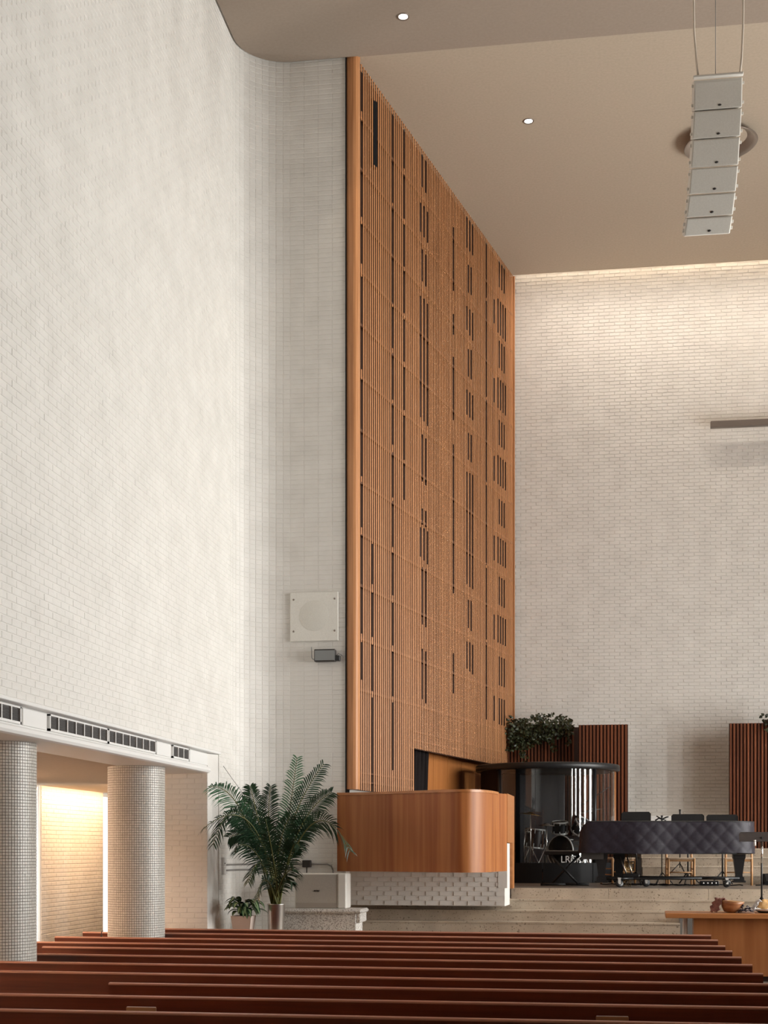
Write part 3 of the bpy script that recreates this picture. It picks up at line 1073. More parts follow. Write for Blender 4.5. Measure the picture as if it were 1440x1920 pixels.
# ------------------------------------------------------------------ pews
PEWS = [((-5.572, 17.335), (1.397, 16.95)), ((-6.189, 16.473), (1.399, 16.057)), ((-6.185, 15.561), (1.39, 15.083)), ((-6.087, 14.66), (1.388, 14.34)),
        ((-5.672, 13.93), (1.395, 13.527)), ((-5.602, 12.97), (1.397, 12.658)), ((-5.331, 12.043), (1.384, 11.766)), ((-4.906, 11.11), (1.381, 10.87)),
        ((-3.629, 10.226), (1.38, 10.13)), ((-4.137, 9.347), (1.38, 9.26)), ((-3.9, 8.45), (1.38, 8.35))]
ORD = ['front', 'second', 'third', 'fourth', 'fifth', 'sixth', 'seventh', 'eighth', 'ninth', 'tenth', 'eleventh']
PT = 0.84
for k, (a, b_) in enumerate(PEWS):
    L = sqrt((b_[0] - a[0]) ** 2 + (b_[1] - a[1]) ** 2)
    ang = math.atan2(b_[1] - a[1], b_[0] - a[0])
    mid = ((a[0] + b_[0]) / 2, (a[1] + b_[1]) / 2)
    lab = {0: 'dark red wooden pew of the front row, nearest the stone steps', 8: 'ninth dark red pew from the front, the short one starting well inside the left edge',
           10: 'dark red pew nearest the camera along the bottom of the photo'}.get(k, '%s dark red wooden pew counted from the front row' % ORD[k])
    p = bpy.data.objects.new('pew', None)
    C.objects.link(p)
    tag(p, lab, 'pew', 'rows of wooden pews')
    h = L / 2
    z_l = MB()
    z_l.add([(-h, -.005, .36), (h, -.005, .36), (h, .025, .36), (-h, .025, .36), (-h, -0.0655, PT - .0181), (h, -0.0655, PT - .0181), (h, -0.036, PT - .0181), (-h, -0.036, PT - .0181)],
            [(0, 3, 2, 1), (4, 5, 6, 7), (0, 1, 5, 4), (1, 2, 6, 5), (2, 3, 7, 6), (3, 0, 4, 7)])
    z_l.build('backrest', M_pew, p)
    rail = MB().prism_x([(-.064, PT - .018), (-.020, PT - .018), (-.016, PT - .008), (-.028, PT), (-.050, PT), (-.060, PT - .003), (-.065, PT - .008), (-.066, PT - .012)], -h, h)
    rail.build('top_rail', M_pewtop, p)
    MB().cbox(-h + .03, h - .03, 0.02, 0.46, .40, .44, .008).build('seat', M_pew, p)
    pr_ = [(0.03, 0), (0.46, 0), (0.47, .50), (.455, .585), (.42, .61), (.03, .612)]
    for sx in (-1, 1):
        MB().prism_x(pr_, sx * h - (.02 if sx > 0 else .02), sx * h + .02).build('end_panel', M_pew, p)
        MB().cbox(sx * h - .035, sx * h + .035, 0.02, .45, .61, .632, .008).build('armrest', M_pewtop, p)
    MB().cbox(-h + .06, h - .06, -0.055, -0.005, .50, .53, .004).build('book_ledge', M_pew, p)
    p.location = (mid[0], mid[1], 0)
    p.rotation_euler = (0, 0, ang)


def small_book(x, y, z, w, hgt, lab):
    t = thing('hymn_book', (x, y, z), lab, 'book')
    MB().cbox(x - w / 2, x + w / 2, y - .012, y + .012, z, z + hgt, .003).build('cover', plain('tan_book_cover', (0.36, 0.18, 0.08), 0.6), t)
    MB().box(x - w / 2 + .004, x + w / 2 - .004, y - .009, y + .009, z + hgt - .004, z + hgt + .003).build('pages', M_linen, t)


small_book(0.13, 9.178, 0.531, 0.21, 0.235, 'small tan hymn book in the rack of the tenth pew, at the right')
small_book(-3.05, 9.195, 0.531, 0.21, 0.240, 'small tan hymn book in the rack of the tenth pew, at the left')
hk = thing('rail_clip', (-5.62, 15.50, PT), 'small dark hooked clip standing on the third pew', 'clip')
MB().tube([(-5.62, 15.50, PT), (-5.62, 15.50, PT + .05), (-5.615, 15.50, PT + .066), (-5.60, 15.50, PT + .066)], .006, 6).build('hook', M_ink, hk)
MB().cbox(-5.632, -5.608, 15.488, 15.512, PT, PT + .016, .003).build('foot', M_ink, hk)

# ------------------------------------------------------------------ communion table and what lies on it
tb = thing('wooden_table', (2.3, 18.6, 0.15), 'broad orange brown wooden table at the right, before the steps', 'table', rz=radians(-2.0))
tx0, tx1 = 0.95 - 2.3, 3.75 - 2.3


def tbuild(mbx, name, m):
    o_ = bpy.data.objects.new(name, mbx.mesh(name))
    C.objects.link(o_)
    o_.data.materials.append(m)
    o_.parent = tb
    return o_


tbuild(MB().cbox(tx0, tx1, -0.30, 0.42, 0.815, 0.878, .006), 'table_top', M_table_top)
tbuild(MB().box(tx0 + .36, tx1 - .36, -0.16, -0.12, 0.07, 0.815), 'front_panel', M_table)
tbuild(MB().box(tx0 + .36, tx0 + .40, -0.12, 0.34, 0.07, 0.815), 'side_panel', M_table)
tbuild(MB().box(tx1 - .40, tx1 - .36, -0.12, 0.34, 0.07, 0.815), 'side_panel', M_table)
tbuild(MB().box(tx0 + .42, tx1 - .42, -0.10, 0.30, 0.0, 0.07), 'plinth', M_walnut_dark)
o = tbuild(MB().cbox(tx0 + .225, tx0 + .285, -0.02, 0.16, 0.0, 0.815, .012), 'end_support', M_white)
o['label'] = 'pale end support'
TZ = 1.029

bowl = thing('wooden_bowl', (1.80, 18.66, TZ), 'wide brown wooden bowl lying on the table', 'bowl')
BM = Matrix.Rotation(radians(4), 3, 'Y')
MB().lathe([(0.07, 0.0), (0.095, 0.005), (0.130, 0.06), (0.148, 0.12), (0.150, 0.150), (0.143, 0.149), (0.120, 0.065), (0.07, 0.02), (0.0, 0.017)], 1.80, 18.66, TZ, 32, BM).build('bowl_body', M_bowl, bowl)
MB().lathe([(0.143, 0.143), (0.153, 0.143), (0.155, 0.152), (0.145, 0.154), (0.143, 0.143)], 1.80, 18.66, TZ, 32, BM).build('rim', M_chair, bowl)


def cloth(name, cx, cy, z, lab, m, pts_, w):
    """folded cloth: ribbon through pts_ with rippled width"""
    vs_, fs = [], []
    nW = 9
    pts3 = []
    for i in range(len(pts_) - 1):
        for k in range(6):
            f_ = k / 6
            pts3.append(Vector(pts_[i]).lerp(Vector(pts_[i + 1]), f_))
    pts3.append(Vector(pts_[-1]))
    for i, p_ in enumerate(pts3):
        for j in range(nW):
            u = j / (nW - 1) - .5
            vs_.append((p_.x + u * w * .55 + .014 * sin(i * .9 + j * 1.3), p_.y - u * w * .83, max(z + .004, p_.z + .014 * sin(j * 1.9 + i * .35))))
    for i in range(len(pts3) - 1):
        for j in range(nW - 1):
            a_ = i * nW + j
            fs.append((a_, a_ + 1, a_ + nW + 1, a_ + nW))
    o_ = MB().add(vs_, fs, True).build(name, m)
    md_ = o_.modifiers.new('thickness', 'SOLIDIFY')
    md_.thickness = .006
    md_.offset = 1
    return tag(o_, lab, 'cloth')


cloth('draped_cloth', 0, 0, TZ, 'mauve brown cloth draped over the left rim of the wooden bowl', M_cloth_brown,
      [(1.575, 18.63, TZ + .006), (1.59, 18.63, TZ + .07), (1.615, 18.64, TZ + .135), (1.645, 18.65, TZ + .180), (1.69, 18.66, TZ + .165), (1.735, 18.66, TZ + .12)], .17)
gr = thing('grape_cluster', (1.97, 18.57, TZ), 'cluster of dark grapes on white paper beside the bowl', 'fruit')
rg = random.Random(4)
gm = MB()
sph = [(0.0, -1.0)] + [(sin(a_ * pi / 6), -cos(a_ * pi / 6)) for a_ in range(1, 6)] + [(0.0, 1.0)]
for k in range(64):
    a_, r_ = rg.uniform(0, 2 * pi), sqrt(rg.random()) * .09
    hgt = .016 + (1 - r_ / .10) * rg.uniform(.0, .12)
    x_, y_ = 1.965 + r_ * cos(a_) * 1.05, 18.57 + r_ * sin(a_) * .7
    m_ = MB().lathe([(.0145 * r2, .0145 * h2) for r2, h2 in sph], x_, y_, TZ + hgt, 8)
    m_.build('grape', M_grape, gr)
pm = MB()
for k in range(26):
    a_ = rg.uniform(0, 2 * pi)
    r_ = rg.uniform(.03, .12)
    x_, y_, z_ = 1.975 + r_ * cos(a_), 18.54 + r_ * sin(a_) * .75, TZ + rg.uniform(.006, .09) * (1.2 - r_ / .12)
    d_ = .027
    pm.add([(x_ - d_, y_, z_ - .004), (x_, y_ - d_, z_ + .016), (x_ + d_, y_, z_ - .004), (x_, y_ + d_ * .6, z_ + .008)], [(0, 1, 2), (0, 2, 3)])
o = pm.build('crumpled_paper', M_linen, gr, fix=False)
o['kind'] = 'stuff'
pl_ = thing('bread_plate', (2.26, 18.66, TZ), 'white plate with a dark foot at the right end of the table', 'plate')
MB().lathe([(0.10, 0.0), (0.12, 0.006), (0.15, 0.026), (0.145, 0.03)], 2.26, 18.66, TZ, 32).build('foot_ring', M_ink, pl_)
MB().lathe([(0.148, 0.027), (0.178, 0.046), (0.180, 0.052), (0.172, 0.053), (0.14, 0.040), (0.0, 0.036)], 2.26, 18.66, TZ, 32).build('plate_body', M_white, pl_)
bm_ = MB()
vs_, fs = [], []
NU, NV = 16, 12
for j in range(NV + 1):
    ph = pi * j / NV
    for i in range(NU):
        th = 2 * pi * i / NU
        r_ = 1 + .10 * sin(3 * th + 2 * ph) + .07 * sin(5 * th - 4 * ph)
        vs_.append((2.215 + .088 * r_ * sin(ph) * cos(th), 18.64 + .07 * r_ * sin(ph) * sin(th), TZ + .108 + .062 * r_ * cos(ph)))
for j in range(NV):
    for i in range(NU):
        fs.append((j * NU + i, j * NU + (i + 1) % NU, (j + 1) * NU + (i + 1) % NU, (j + 1) * NU + i))
tag(bm_.add(vs_, fs, True).build('bread_loaf', M_bread), 'torn golden bread loaf on the white plate', 'bread')
cloth('napkin', 0, 0, TZ, 'white napkin tucked between the grapes and the bread', M_linen,
      [(2.06, 18.60, TZ + .01), (2.075, 18.60, TZ + .06), (2.10, 18.60, TZ + .11), (2.135, 18.60, TZ + .145), (2.155, 18.60, TZ + .16)], .06)

# ------------------------------------------------------------------ plants by the wall
PLZ = 0.668
palm = thing('areca_palm', (-4.146, 18.086, PLZ), 'large feathery palm in a steel pot beside the white speaker', 'plant')
px_, py_ = -4.146, 18.086
MB().lathe([(0.098, 0.0), (0.102, 0.01), (0.122, 0.455), (0.126, 0.462), (0.118, 0.464), (0.115, 0.44)], px_, py_, PLZ, 40).build('pot', M_steel, palm)
MB().lathe([(0.0, 0.435), (0.114, 0.435), (0.114, 0.425)], px_, py_, PLZ, 24).build('soil', M_soil, palm)
FRONDS = [
    ((-4.43, 17.44, 2.31), (-4.73, 16.89, 2.63)), ((-4.32, 17.4, 2.18), (-4.78, 16.78, 2.1)), ((-4.42, 17.39, 2.28), (-4.65, 16.8, 1.91)),
    ((-4.29, 17.86, 2.08), (-4.41, 17.74, 2.68)), ((-4.25, 18.12, 2.08), (-4.26, 18.27, 2.7)), ((-4.01, 18.11, 2.08), (-3.89, 18.23, 3.08)),
    ((-3.93, 18.02, 2.15), (-3.5, 18.08, 2.98)), ((-3.81, 17.93, 2.08), (-3.36, 17.9, 2.6)), ((-3.6, 17.81, 2.18), (-3.07, 17.64, 1.82)),
    ((-4.31, 17.66, 1.8), (-4.51, 17.32, 1.86)), ((-4.24, 17.67, 1.66), (-4.34, 17.35, 1.43)), ((-3.89, 17.82, 1.8), (-3.73, 17.64, 1.89)),
    ((-3.95, 17.76, 1.52), (-3.74, 17.54, 1.58)), ((-4.06, 17.85, 1.8), (-3.87, 17.72, 2.3)), ((-4.22, 17.72, 1.87), (-4.55, 17.42, 2.25)),
    ((-4.08, 17.64, 1.73), (-4.1, 17.29, 2.24)), ((-4.01, 17.9, 1.42), (-3.87, 17.82, 1.42)), ((-4.22, 17.82, 1.45), (-4.3, 17.66, 1.21)),
    ((-3.92, 18.12, 1.94), (-3.69, 18.25, 2.23)), ((-4.25, 17.97, 1.98), (-4.56, 17.92, 2.5)), ((-4.34, 17.91, 1.91), (-4.71, 17.8, 2.01)),
]
rp = random.Random(17)
for k, (mid, tip) in enumerate(FRONDS):
    a_ = rp.uniform(0, 2 * pi)
    base = Vector((px_ + .05 * cos(a_), py_ + .05 * sin(a_), PLZ + .43))
    mid, tip = Vector(mid), Vector(tip)
    ctl = mid * 2 - (base + tip) * .5
    NP = 26
    P3 = []
    for i in range(NP + 1):
        t = i / NP
        P3.append(base * (1 - t) ** 2 + ctl * (2 * t * (1 - t)) + tip * t ** 2)
    rr = [.011 * (1 - .8 * i / NP) + .0015 for i in range(NP + 1)]
    fr = MB().tube(P3, rr, 6).build('frond', M_stem, palm)
    lf = MB()
    side0 = (tip - base).cross(Vector((-.147, .989, 0)))
    if side0.length < .05:
        side0 = Vector((1, 0, 0))
    side0.normalize()
    big = (tip - base).length
    LL = min(.36, .20 + .13 * big)
    nl = int(16 + 12 * big)
    t_start = .30 if big > .75 else .22
    for i in range(nl):
        t = t_start + (1 - t_start) * (i + .5) / nl
        c_ = base * (1 - t) ** 2 + ctl * (2 * t * (1 - t)) + tip * t ** 2
        tan = ((ctl - base) * (1 - t) + (tip - ctl) * t).normalized()
        u = (t - t_start) / (1 - t_start)
        ln = LL * (.55 + .9 * u - 1.15 * u * u) * rp.uniform(.88, 1.1)
        for sg in (-1, 1):
            sd = (side0 - tan * side0.dot(tan)).normalized() * sg
            out = tan.cross(sd)
            dirn = (tan * (.55 + .35 * u) + sd * .85 + out * rp.uniform(-.22, .22)).normalized()
            wv = (dirn.cross(out) if dirn.cross(out).length > .1 else tan).normalized()
            droop = Vector((0, 0, -1)) * ln * rp.uniform(.22, .48)
            w_ = .0092 * rp.uniform(.8, 1.2)
            q0, q1, q2, q3 = c_, c_ + dirn * ln * .35 + droop * .06, c_ + dirn * ln * .7 + droop * .35, c_ + dirn * ln * .97 + droop
            fold = out * .004
            lf.add([q0 - wv * w_ * .4, q0 + wv * w_ * .4, q1 - wv * w_ + fold, q1 + wv * w_ + fold, q2 - wv * w_ * .8 + fold, q2 + wv * w_ * .8 + fold, q3],
                   [(0, 1, 3, 2), (2, 3, 5, 4), (4, 5, 6)])
    o = lf.build('leaflets', M_leaf_pale if k in (0, 5) else M_leaf, fr, fix=False)
    o['kind'] = 'stuff'
    if k in (0, 5):
        o['label'] = 'paler young leaflets'
for k in range(7):
    a_ = k * 2 * pi / 7
    MB().tube([(px_ + .05 * cos(a_), py_ + .05 * sin(a_), PLZ + .42), (px_ + .06 * cos(a_), py_ + .06 * sin(a_), PLZ + .75), (px_ + .045 * cos(a_ + .3), py_ + .045 * sin(a_ + .3), PLZ + 1.05)], [.016, .013, .009], 6).build('cane', M_stem, palm)

# broad striped plant in a square tapered planter
qx, qy = -4.56, 17.97
dp = thing('leafy_pot_plant', (qx, qy, PLZ), 'low broad-leaved plant in a square blush planter by the wall', 'plant')
m_ = MB()
w0, w1, hp = .098, .138, .31
vs_ = [(qx - w0, qy - w0, PLZ), (qx + w0, qy - w0, PLZ), (qx + w0, qy + w0, PLZ), (qx - w0, qy + w0, PLZ),
       (qx - w1, qy - w1, PLZ + hp), (qx + w1, qy - w1, PLZ + hp), (qx + w1, qy + w1, PLZ + hp), (qx - w1, qy + w1, PLZ + hp),
       (qx - w1 + .012, qy - w1 + .012, PLZ + hp), (qx + w1 - .012, qy - w1 + .012, PLZ + hp), (qx + w1 - .012, qy + w1 - .012, PLZ + hp), (qx - w1 + .012, qy + w1 - .012, PLZ + hp),
       (qx - w1 + .015, qy - w1 + .015, PLZ + hp - .03), (qx + w1 - .015, qy - w1 + .015, PLZ + hp - .03), (qx + w1 - .015, qy + w1 - .015, PLZ + hp - .03), (qx - w1 + .015, qy + w1 - .015, PLZ + hp - .03)]
fs = [(3, 2, 1, 0)]
for a_ in (0, 4, 8):
    fs += [(a_ + i, a_ + (i + 1) % 4, a_ + 4 + (i + 1) % 4, a_ + 4 + i) for i in range(4)]
m_.add(vs_, fs)
m_.build('planter', M_planter, dp)
MB().box(qx - .12, qx + .12, qy - .12, qy + .12, PLZ + .26, PLZ + .285).build('soil', M_soil, dp)
# leaf with pale midrib
mL, ntL, bL = new_mat('striped_leaf')
tcL = N(ntL, 'ShaderNodeAttribute', attribute_name='across')
crL = N(ntL, 'ShaderNodeValToRGB')
crL.color_ramp.elements[0].position, crL.color_ramp.elements[1].position = .25, .75
crL.color_ramp.elements[0].color = (.20, .27, .13, 1)
crL.color_ramp.elements[1].color = (.012, .045, .016, 1)
ntL.links.new(tcL.outputs['Fac'], crL.inputs['Fac'])
ntL.links.new(crL.outputs['Color'], bL.inputs['Base Color'])
bL.inputs['Roughness'].default_value = .38
rl = random.Random(23)
for k in range(34):
    az = rl.uniform(0, 2 * pi)
    if k < 22:
        az = -pi / 2 + rl.uniform(-1.7, 1.7)
    ln = rl.uniform(.21, .33) * (.75 if cos(az) < -.5 else 1)
    rise = rl.uniform(.06, .24)
    wd = rl.uniform(.034, .05)
    hd = Vector((cos(az), sin(az), 0))
    sd = Vector((-sin(az), cos(az), 0))
    b0 = Vector((qx, qy, PLZ + .27)) + hd * .02
    stem_top = b0 + hd * rl.uniform(.02, .07) + Vector((0, 0, rise))
    st_ = MB().tube([b0, b0.lerp(stem_top, .6) + hd * .005, stem_top], .005, 5)
    nseg = 7
    vs_, fs, at_ = [], [], []
    pos = stem_top.copy()
    pitch = rl.uniform(.2, .9)
    for i in range(nseg + 1):
        f_ = i / nseg
        wq = wd * sin(pi * min(1, .06 + f_ * .94)) ** .8 * (1.15 - .35 * f_)
        if i == nseg:
            wq = .001
        d_ = hd * cos(pitch) + Vector((0, 0, sin(pitch)))
        up_ = -hd * sin(pitch) + Vector((0, 0, cos(pitch)))
        vs_ += [pos - sd * wq + up_ * wq * .3, pos - sd * wq * .45 + up_ * wq * .1, pos, pos + sd * wq * .45 + up_ * wq * .1, pos + sd * wq + up_ * wq * .3]
        at_ += [1, .55, 0, .55, 1]
        pos = pos + d_ * (ln / nseg)
        pitch -= rl.uniform(.16, .34)
    for i in range(nseg):
        for j in range(4):
            fs.append((i * 5 + j, i * 5 + j + 1, i * 5 + j + 6, i * 5 + j + 5))
    lo_ = MB().add(vs_, fs, True).build('leaf', mL, dp, fix=False)
    at = lo_.data.attributes.new('across', 'FLOAT', 'POINT')
    at.data.foreach_set('value', at_)
    st_.build('stalk', M_leaf, lo_)

# ------------------------------------------------------------------ speaker on its carpeted plinth
ped = thing('carpeted_plinth', (-3.61, 18.62, PLZ), 'grey speckled carpet-covered plinth under the white speaker', 'plinth')
m_ = MB()
pr_ = [(0.0, 0.0), (0.0, 0.325), (-.05, .325), (-.062, .335), (-.066, .352), (-.060, .372), (-.045, .382), (.5, .382), (.5, 0)]
MB().cbox(-4.13, -3.12, 18.40, 18.92, PLZ, PLZ + .335, .012).build('body', M_granite, ped)
MB().cbox(-4.195, -3.035, 18.345, 18.95, PLZ + .325, PLZ + .385, .024).build('top_slab', M_granite, ped)
MB().cbox(-3.125, -3.065, 18.41, 18.92, PLZ + .20, PLZ + .33, .012).build('side_moulding', M_granite, ped)

sp = thing('box_speaker', (-3.62, 18.7, PLZ + .385), 'off-white box speaker with grey grille on the carpeted plinth', 'speaker')
sz0 = PLZ + .385
sz1 = sz0 + .475
ob = MB()
MB().cbox(-4.005, -3.285, 18.605, 18.93, sz0, sz1, .012).build('cabinet', M_speaker, sp)
MB().box(-3.985, -3.42, 18.597, 18.606, sz0 + .004, sz1 - .018).build('grille', M_grillegrey, sp)
MB().box(-3.985, -3.42, 18.593, 18.598, sz0 + .004, sz0 + .075).build('lower_band', plain('darker_grille_cloth', (.33, .295, .255), .8), sp)
text_part('badge', 'BOSE', .034, (-3.70, 18.594, sz0 + .235), (pi / 2, 0, 0), M_ink, sp, shear=.35)
MB().cbox(-3.405, -3.29, 18.585, 18.64, sz0, sz1, .012).build('side_fin', M_speaker, sp)

# ------------------------------------------------------------------ wall fittings beside the screen
wp = thing('wall_speaker_panel', (-3.88, 19.35, 4.80), 'square off-white speaker panel screwed to the brick wall by the screen', 'speaker panel')
MB().cbox(-4.222, -3.535, 19.325, 19.352, 4.795, 5.485, .006).build('plate', M_grillew, wp)
MB().lathe([(0.0, 0.004), (.20, .004), (.215, 0.0)], -3.88, 19.324, 5.15, 40, Matrix.Rotation(radians(90), 3, 'X')).build('round_grille', noise_mat('fine_perforation', (.69, .67, .615), (.75, .73, .67), (80, 80, 80), 1.0, .7), wp)
for sx in (-1, 1):
    for sz in (-1, 1):
        MB().lathe([(.014, 0.0), (.014, .004), (0.0, .007)], -3.88 + sx * .295, 19.325, 5.15 + sz * .225 + .01, 10, Matrix.Rotation(radians(90), 3, 'X')).build('screw', M_fixture, wp)

rx = thing('wireless_receiver', (-3.73, 19.30, 4.50), 'small grey receiver box with an aerial under the speaker panel', 'receiver')
MB().cbox(-3.862, -3.565, 19.24, 19.345, 4.495, 4.665, .005).build('case', M_ink, rx)
MB().box(-3.852, -3.575, 19.235, 19.241, 4.508, 4.648).build('face', M_greyface, rx)
MB().tube([(-3.862, 19.26, 4.525), (-3.888, 19.26, 4.53), (-3.90, 19.26, 4.55), (-3.905, 19.26, 4.70)], .006, 6).build('aerial', M_greyface, rx)
MB().cbox(-3.565, -3.50, 19.25, 19.33, 4.50, 4.575, .004).build('connector', M_black, rx)
MB().tube([(-3.55, 19.27, 4.575), (-3.52, 19.26, 4.60), (-3.48, 19.27, 4.585), (-3.445, 19.30, 4.55)], .005, 6).build('lead', M_grille, rx)

ju = thing('junction_boxes', (-4.86, 18.17, 1.55), 'pair of small white junction boxes on the wall left of the palm', 'junction box')
MB().cbox(-4.90, -4.865, 18.12, 18.24, 1.635, 1.745, .005).build('upper_box', M_white, ju)
MB().cbox(-4.90, -4.865, 18.12, 18.24, 1.515, 1.625, .005).build('lower_box', M_white, ju)
MB().lathe([(.010, 0), (.010, .006), (0, .008)], -4.866, 18.17, 1.665, 10, Matrix.Rotation(radians(90), 3, 'Y')).build('socket', M_ink, ju)


def along(z, off, s0, s1, n_=26):
    out = []
    for i in range(n_ + 1):
        x, y, nx, ny = wall_pt(s0 + (s1 - s0) * i / n_)
        out.append((x + nx * off, y + ny * off, z))
    return out


tag(MB().tube(along(1.645, .022, 18.25 - L_STRAIGHT0, L3 - .26) + [(-3.64, 19.335, 1.62), (-3.61, 19.335, 1.56), (-3.605, 19.335, 1.48)], .011, 8).build('conduit', M_conduit),
    'upper thin grey conduit running round the wall behind the palm', 'pipe')
tag(MB().tube(along(1.57, .022, 18.25 - L_STRAIGHT0, L2 + .10), .011, 8).build('conduit', M_conduit),
    'lower thin grey conduit running round the wall behind the palm', 'pipe')
bx = thing('conduit_box', (-3.98, 19.33, 1.63), 'small dark box on the conduit between palm and pulpit', 'junction box')
MB().cbox(-4.04, -3.92, 19.27, 19.35, 1.60, 1.70, .006).build('case', M_ink, bx)
MB().tube([(-3.98, 19.30, 1.60), (-3.98, 19.30, 1.45)], .009, 6).build('drop_pipe', M_ink, bx)
tag(MB().tube([(-4.84, 17.99, 2.96), (-4.75, 18.1, 2.80), (-4.66, 18.3, 2.62)], .004, 5).build('stay_wire', M_conduit), 'thin wire running down from the ledge to the palm', 'wire')

# ------------------------------------------------------------------ slatted walnut panels and trailing plants at the back


def slat_panel(x0, x1, y, z0, z1, lab, name='slatted_panel', ext=0.0):
    t = thing(name, ((x0 + x1) / 2, y, z0), lab, 'panel', 'slatted walnut panels before the back wall')
    MB().box(x0, x1 + ext, y + .03, y + .07, z0, z1).build('backing', M_walnut_dark, t)
    n_ = int((x1 - x0) / .062)
    p_ = (x1 - x0) / n_
    for i in range(n_):
        xa = x0 + i * p_
        MB().prism([(xa + .006, y + .03), (xa + .012, y + .002), (xa + p_ - .018, y), (xa + p_ - .014, y + .03)], z0, z1).build('slat', M_walnut, t)
    return t


slat_panel(-1.75, -0.33, 27.0, 1.273, 4.20, 'walnut slatted panel behind the drum booth, half under the trailing ivy', ext=.12)
slat_panel(-0.25, 0.669, 26.55, 1.273, 4.20, 'walnut slatted panel standing clear between ivy and white wall')
slat_panel(2.54, 4.2, 26.75, 1.873, 4.21, 'walnut slatted panel cut by the right edge of the photo')


def ivy(x0, x1, y, ztop, seed, lab, drops, n_leaf, hmax):
    t = thing('trailing_ivy', ((x0 + x1) / 2, y, ztop), lab, 'plant')
    MB().box(x0 + .03, x1 - .03, y + .02, y + .2, ztop, ztop + .06).build('trough', M_walnut_dark, t)
    r_ = random.Random(seed)
    lf = MB()

    def leaf(c, sz):
        ax = Vector((r_.uniform(-1, 1), r_.uniform(-1, .2), r_.uniform(-.9, .5))).normalized()
        sd = ax.cross(Vector((r_.uniform(-.4, .4), -1, r_.uniform(-.2, .9)))).normalized()
        nn = ax.cross(sd)
        lf.add([c, c + ax * sz * .4 + sd * sz * .45 + nn * sz * .1, c + ax * sz * .75 + sd * sz * .3, c + ax * sz * 1.15, c + ax * sz * .75 - sd * sz * .3, c + ax * sz * .4 - sd * sz * .45 + nn * sz * .1],
               [(0, 1, 2, 3), (0, 3, 4, 5)])
    for k in range(n_leaf):
        u = r_.random()
        x = x0 + (x1 - x0) * u
        bump = .55 + .45 * sin(u * 9 + seed) * sin(u * 4.1)
        z = ztop + .04 + r_.uniform(-.18, hmax * (.45 + .55 * bump) * min(1, 4 * (1 - u) + .3))
        leaf(Vector((x, y + r_.uniform(-.16, .18), z)), r_.uniform(.045, .075))
    for (xd, ln, wd, n2) in drops:
        sw = r_.uniform(-.05, .05)
        st_ = [(xd + sw * sin(q * .7), y - .05, ztop + .08 - ln * q / 6) for q in range(7)]
        MB().tube(st_, .006, 5).build('vine', M_stem, t)
        for k in range(n2):
            f_ = r_.random() ** .8
            leaf(Vector((xd + sw * sin(f_ * 4) + r_.uniform(-wd, wd), y - .06 + r_.uniform(-.06, .03), ztop + .06 - ln * f_)), r_.uniform(.045, .07))
    o_ = lf.build('leaves', M_ivy, t, fix=False)
    o_['kind'] = 'stuff'
    return t


ivy(-1.62, -0.36, 26.95, 4.20, 3, 'dark trailing ivy spilling over the top of the left walnut panel',
    [(-1.5, .5, .09, 80), (-1.40, .42, .12, 110), (-1.28, .85, .035, 45), (-1.22, .48, .12, 110), (-1.08, .38, .12, 90), (-.95, .30, .1, 60), (-.80, .34, .05, 40), (-.74, .52, .04, 50), (-.62, .28, .05, 40), (-.45, .45, .03, 26), (-1.33, .6, .06, 40)], 720, .24)
ivy(3.14, 4.1, 26.72, 4.21, 8, 'sprig of dark ivy on the right walnut panel at the frame edge', [(3.5, .3, .1, 60)], 300, .18)

# ------------------------------------------------------------------ wall cross (its left arm reaches into the photo)
cr = thing('wall_cross', (3.9, 27.4, 10.0), 'dull bronze bar of a cross standing off the back wall', 'cross')
MB().cbox(2.25, 6.05, 27.34, 27.46, 9.94, 10.06, .006).build('cross_arm', M_bronze, cr)
MB().cbox(4.08, 4.22, 27.34, 27.46, 6.0, 12.0, .006).build('cross_post', M_bronze, cr)
for x in (4.11, 4.19):
    MB().box(x - .03, x + .03, 27.46, 27.62, 9.97, 10.03).build('bracket', M_bronze, cr)

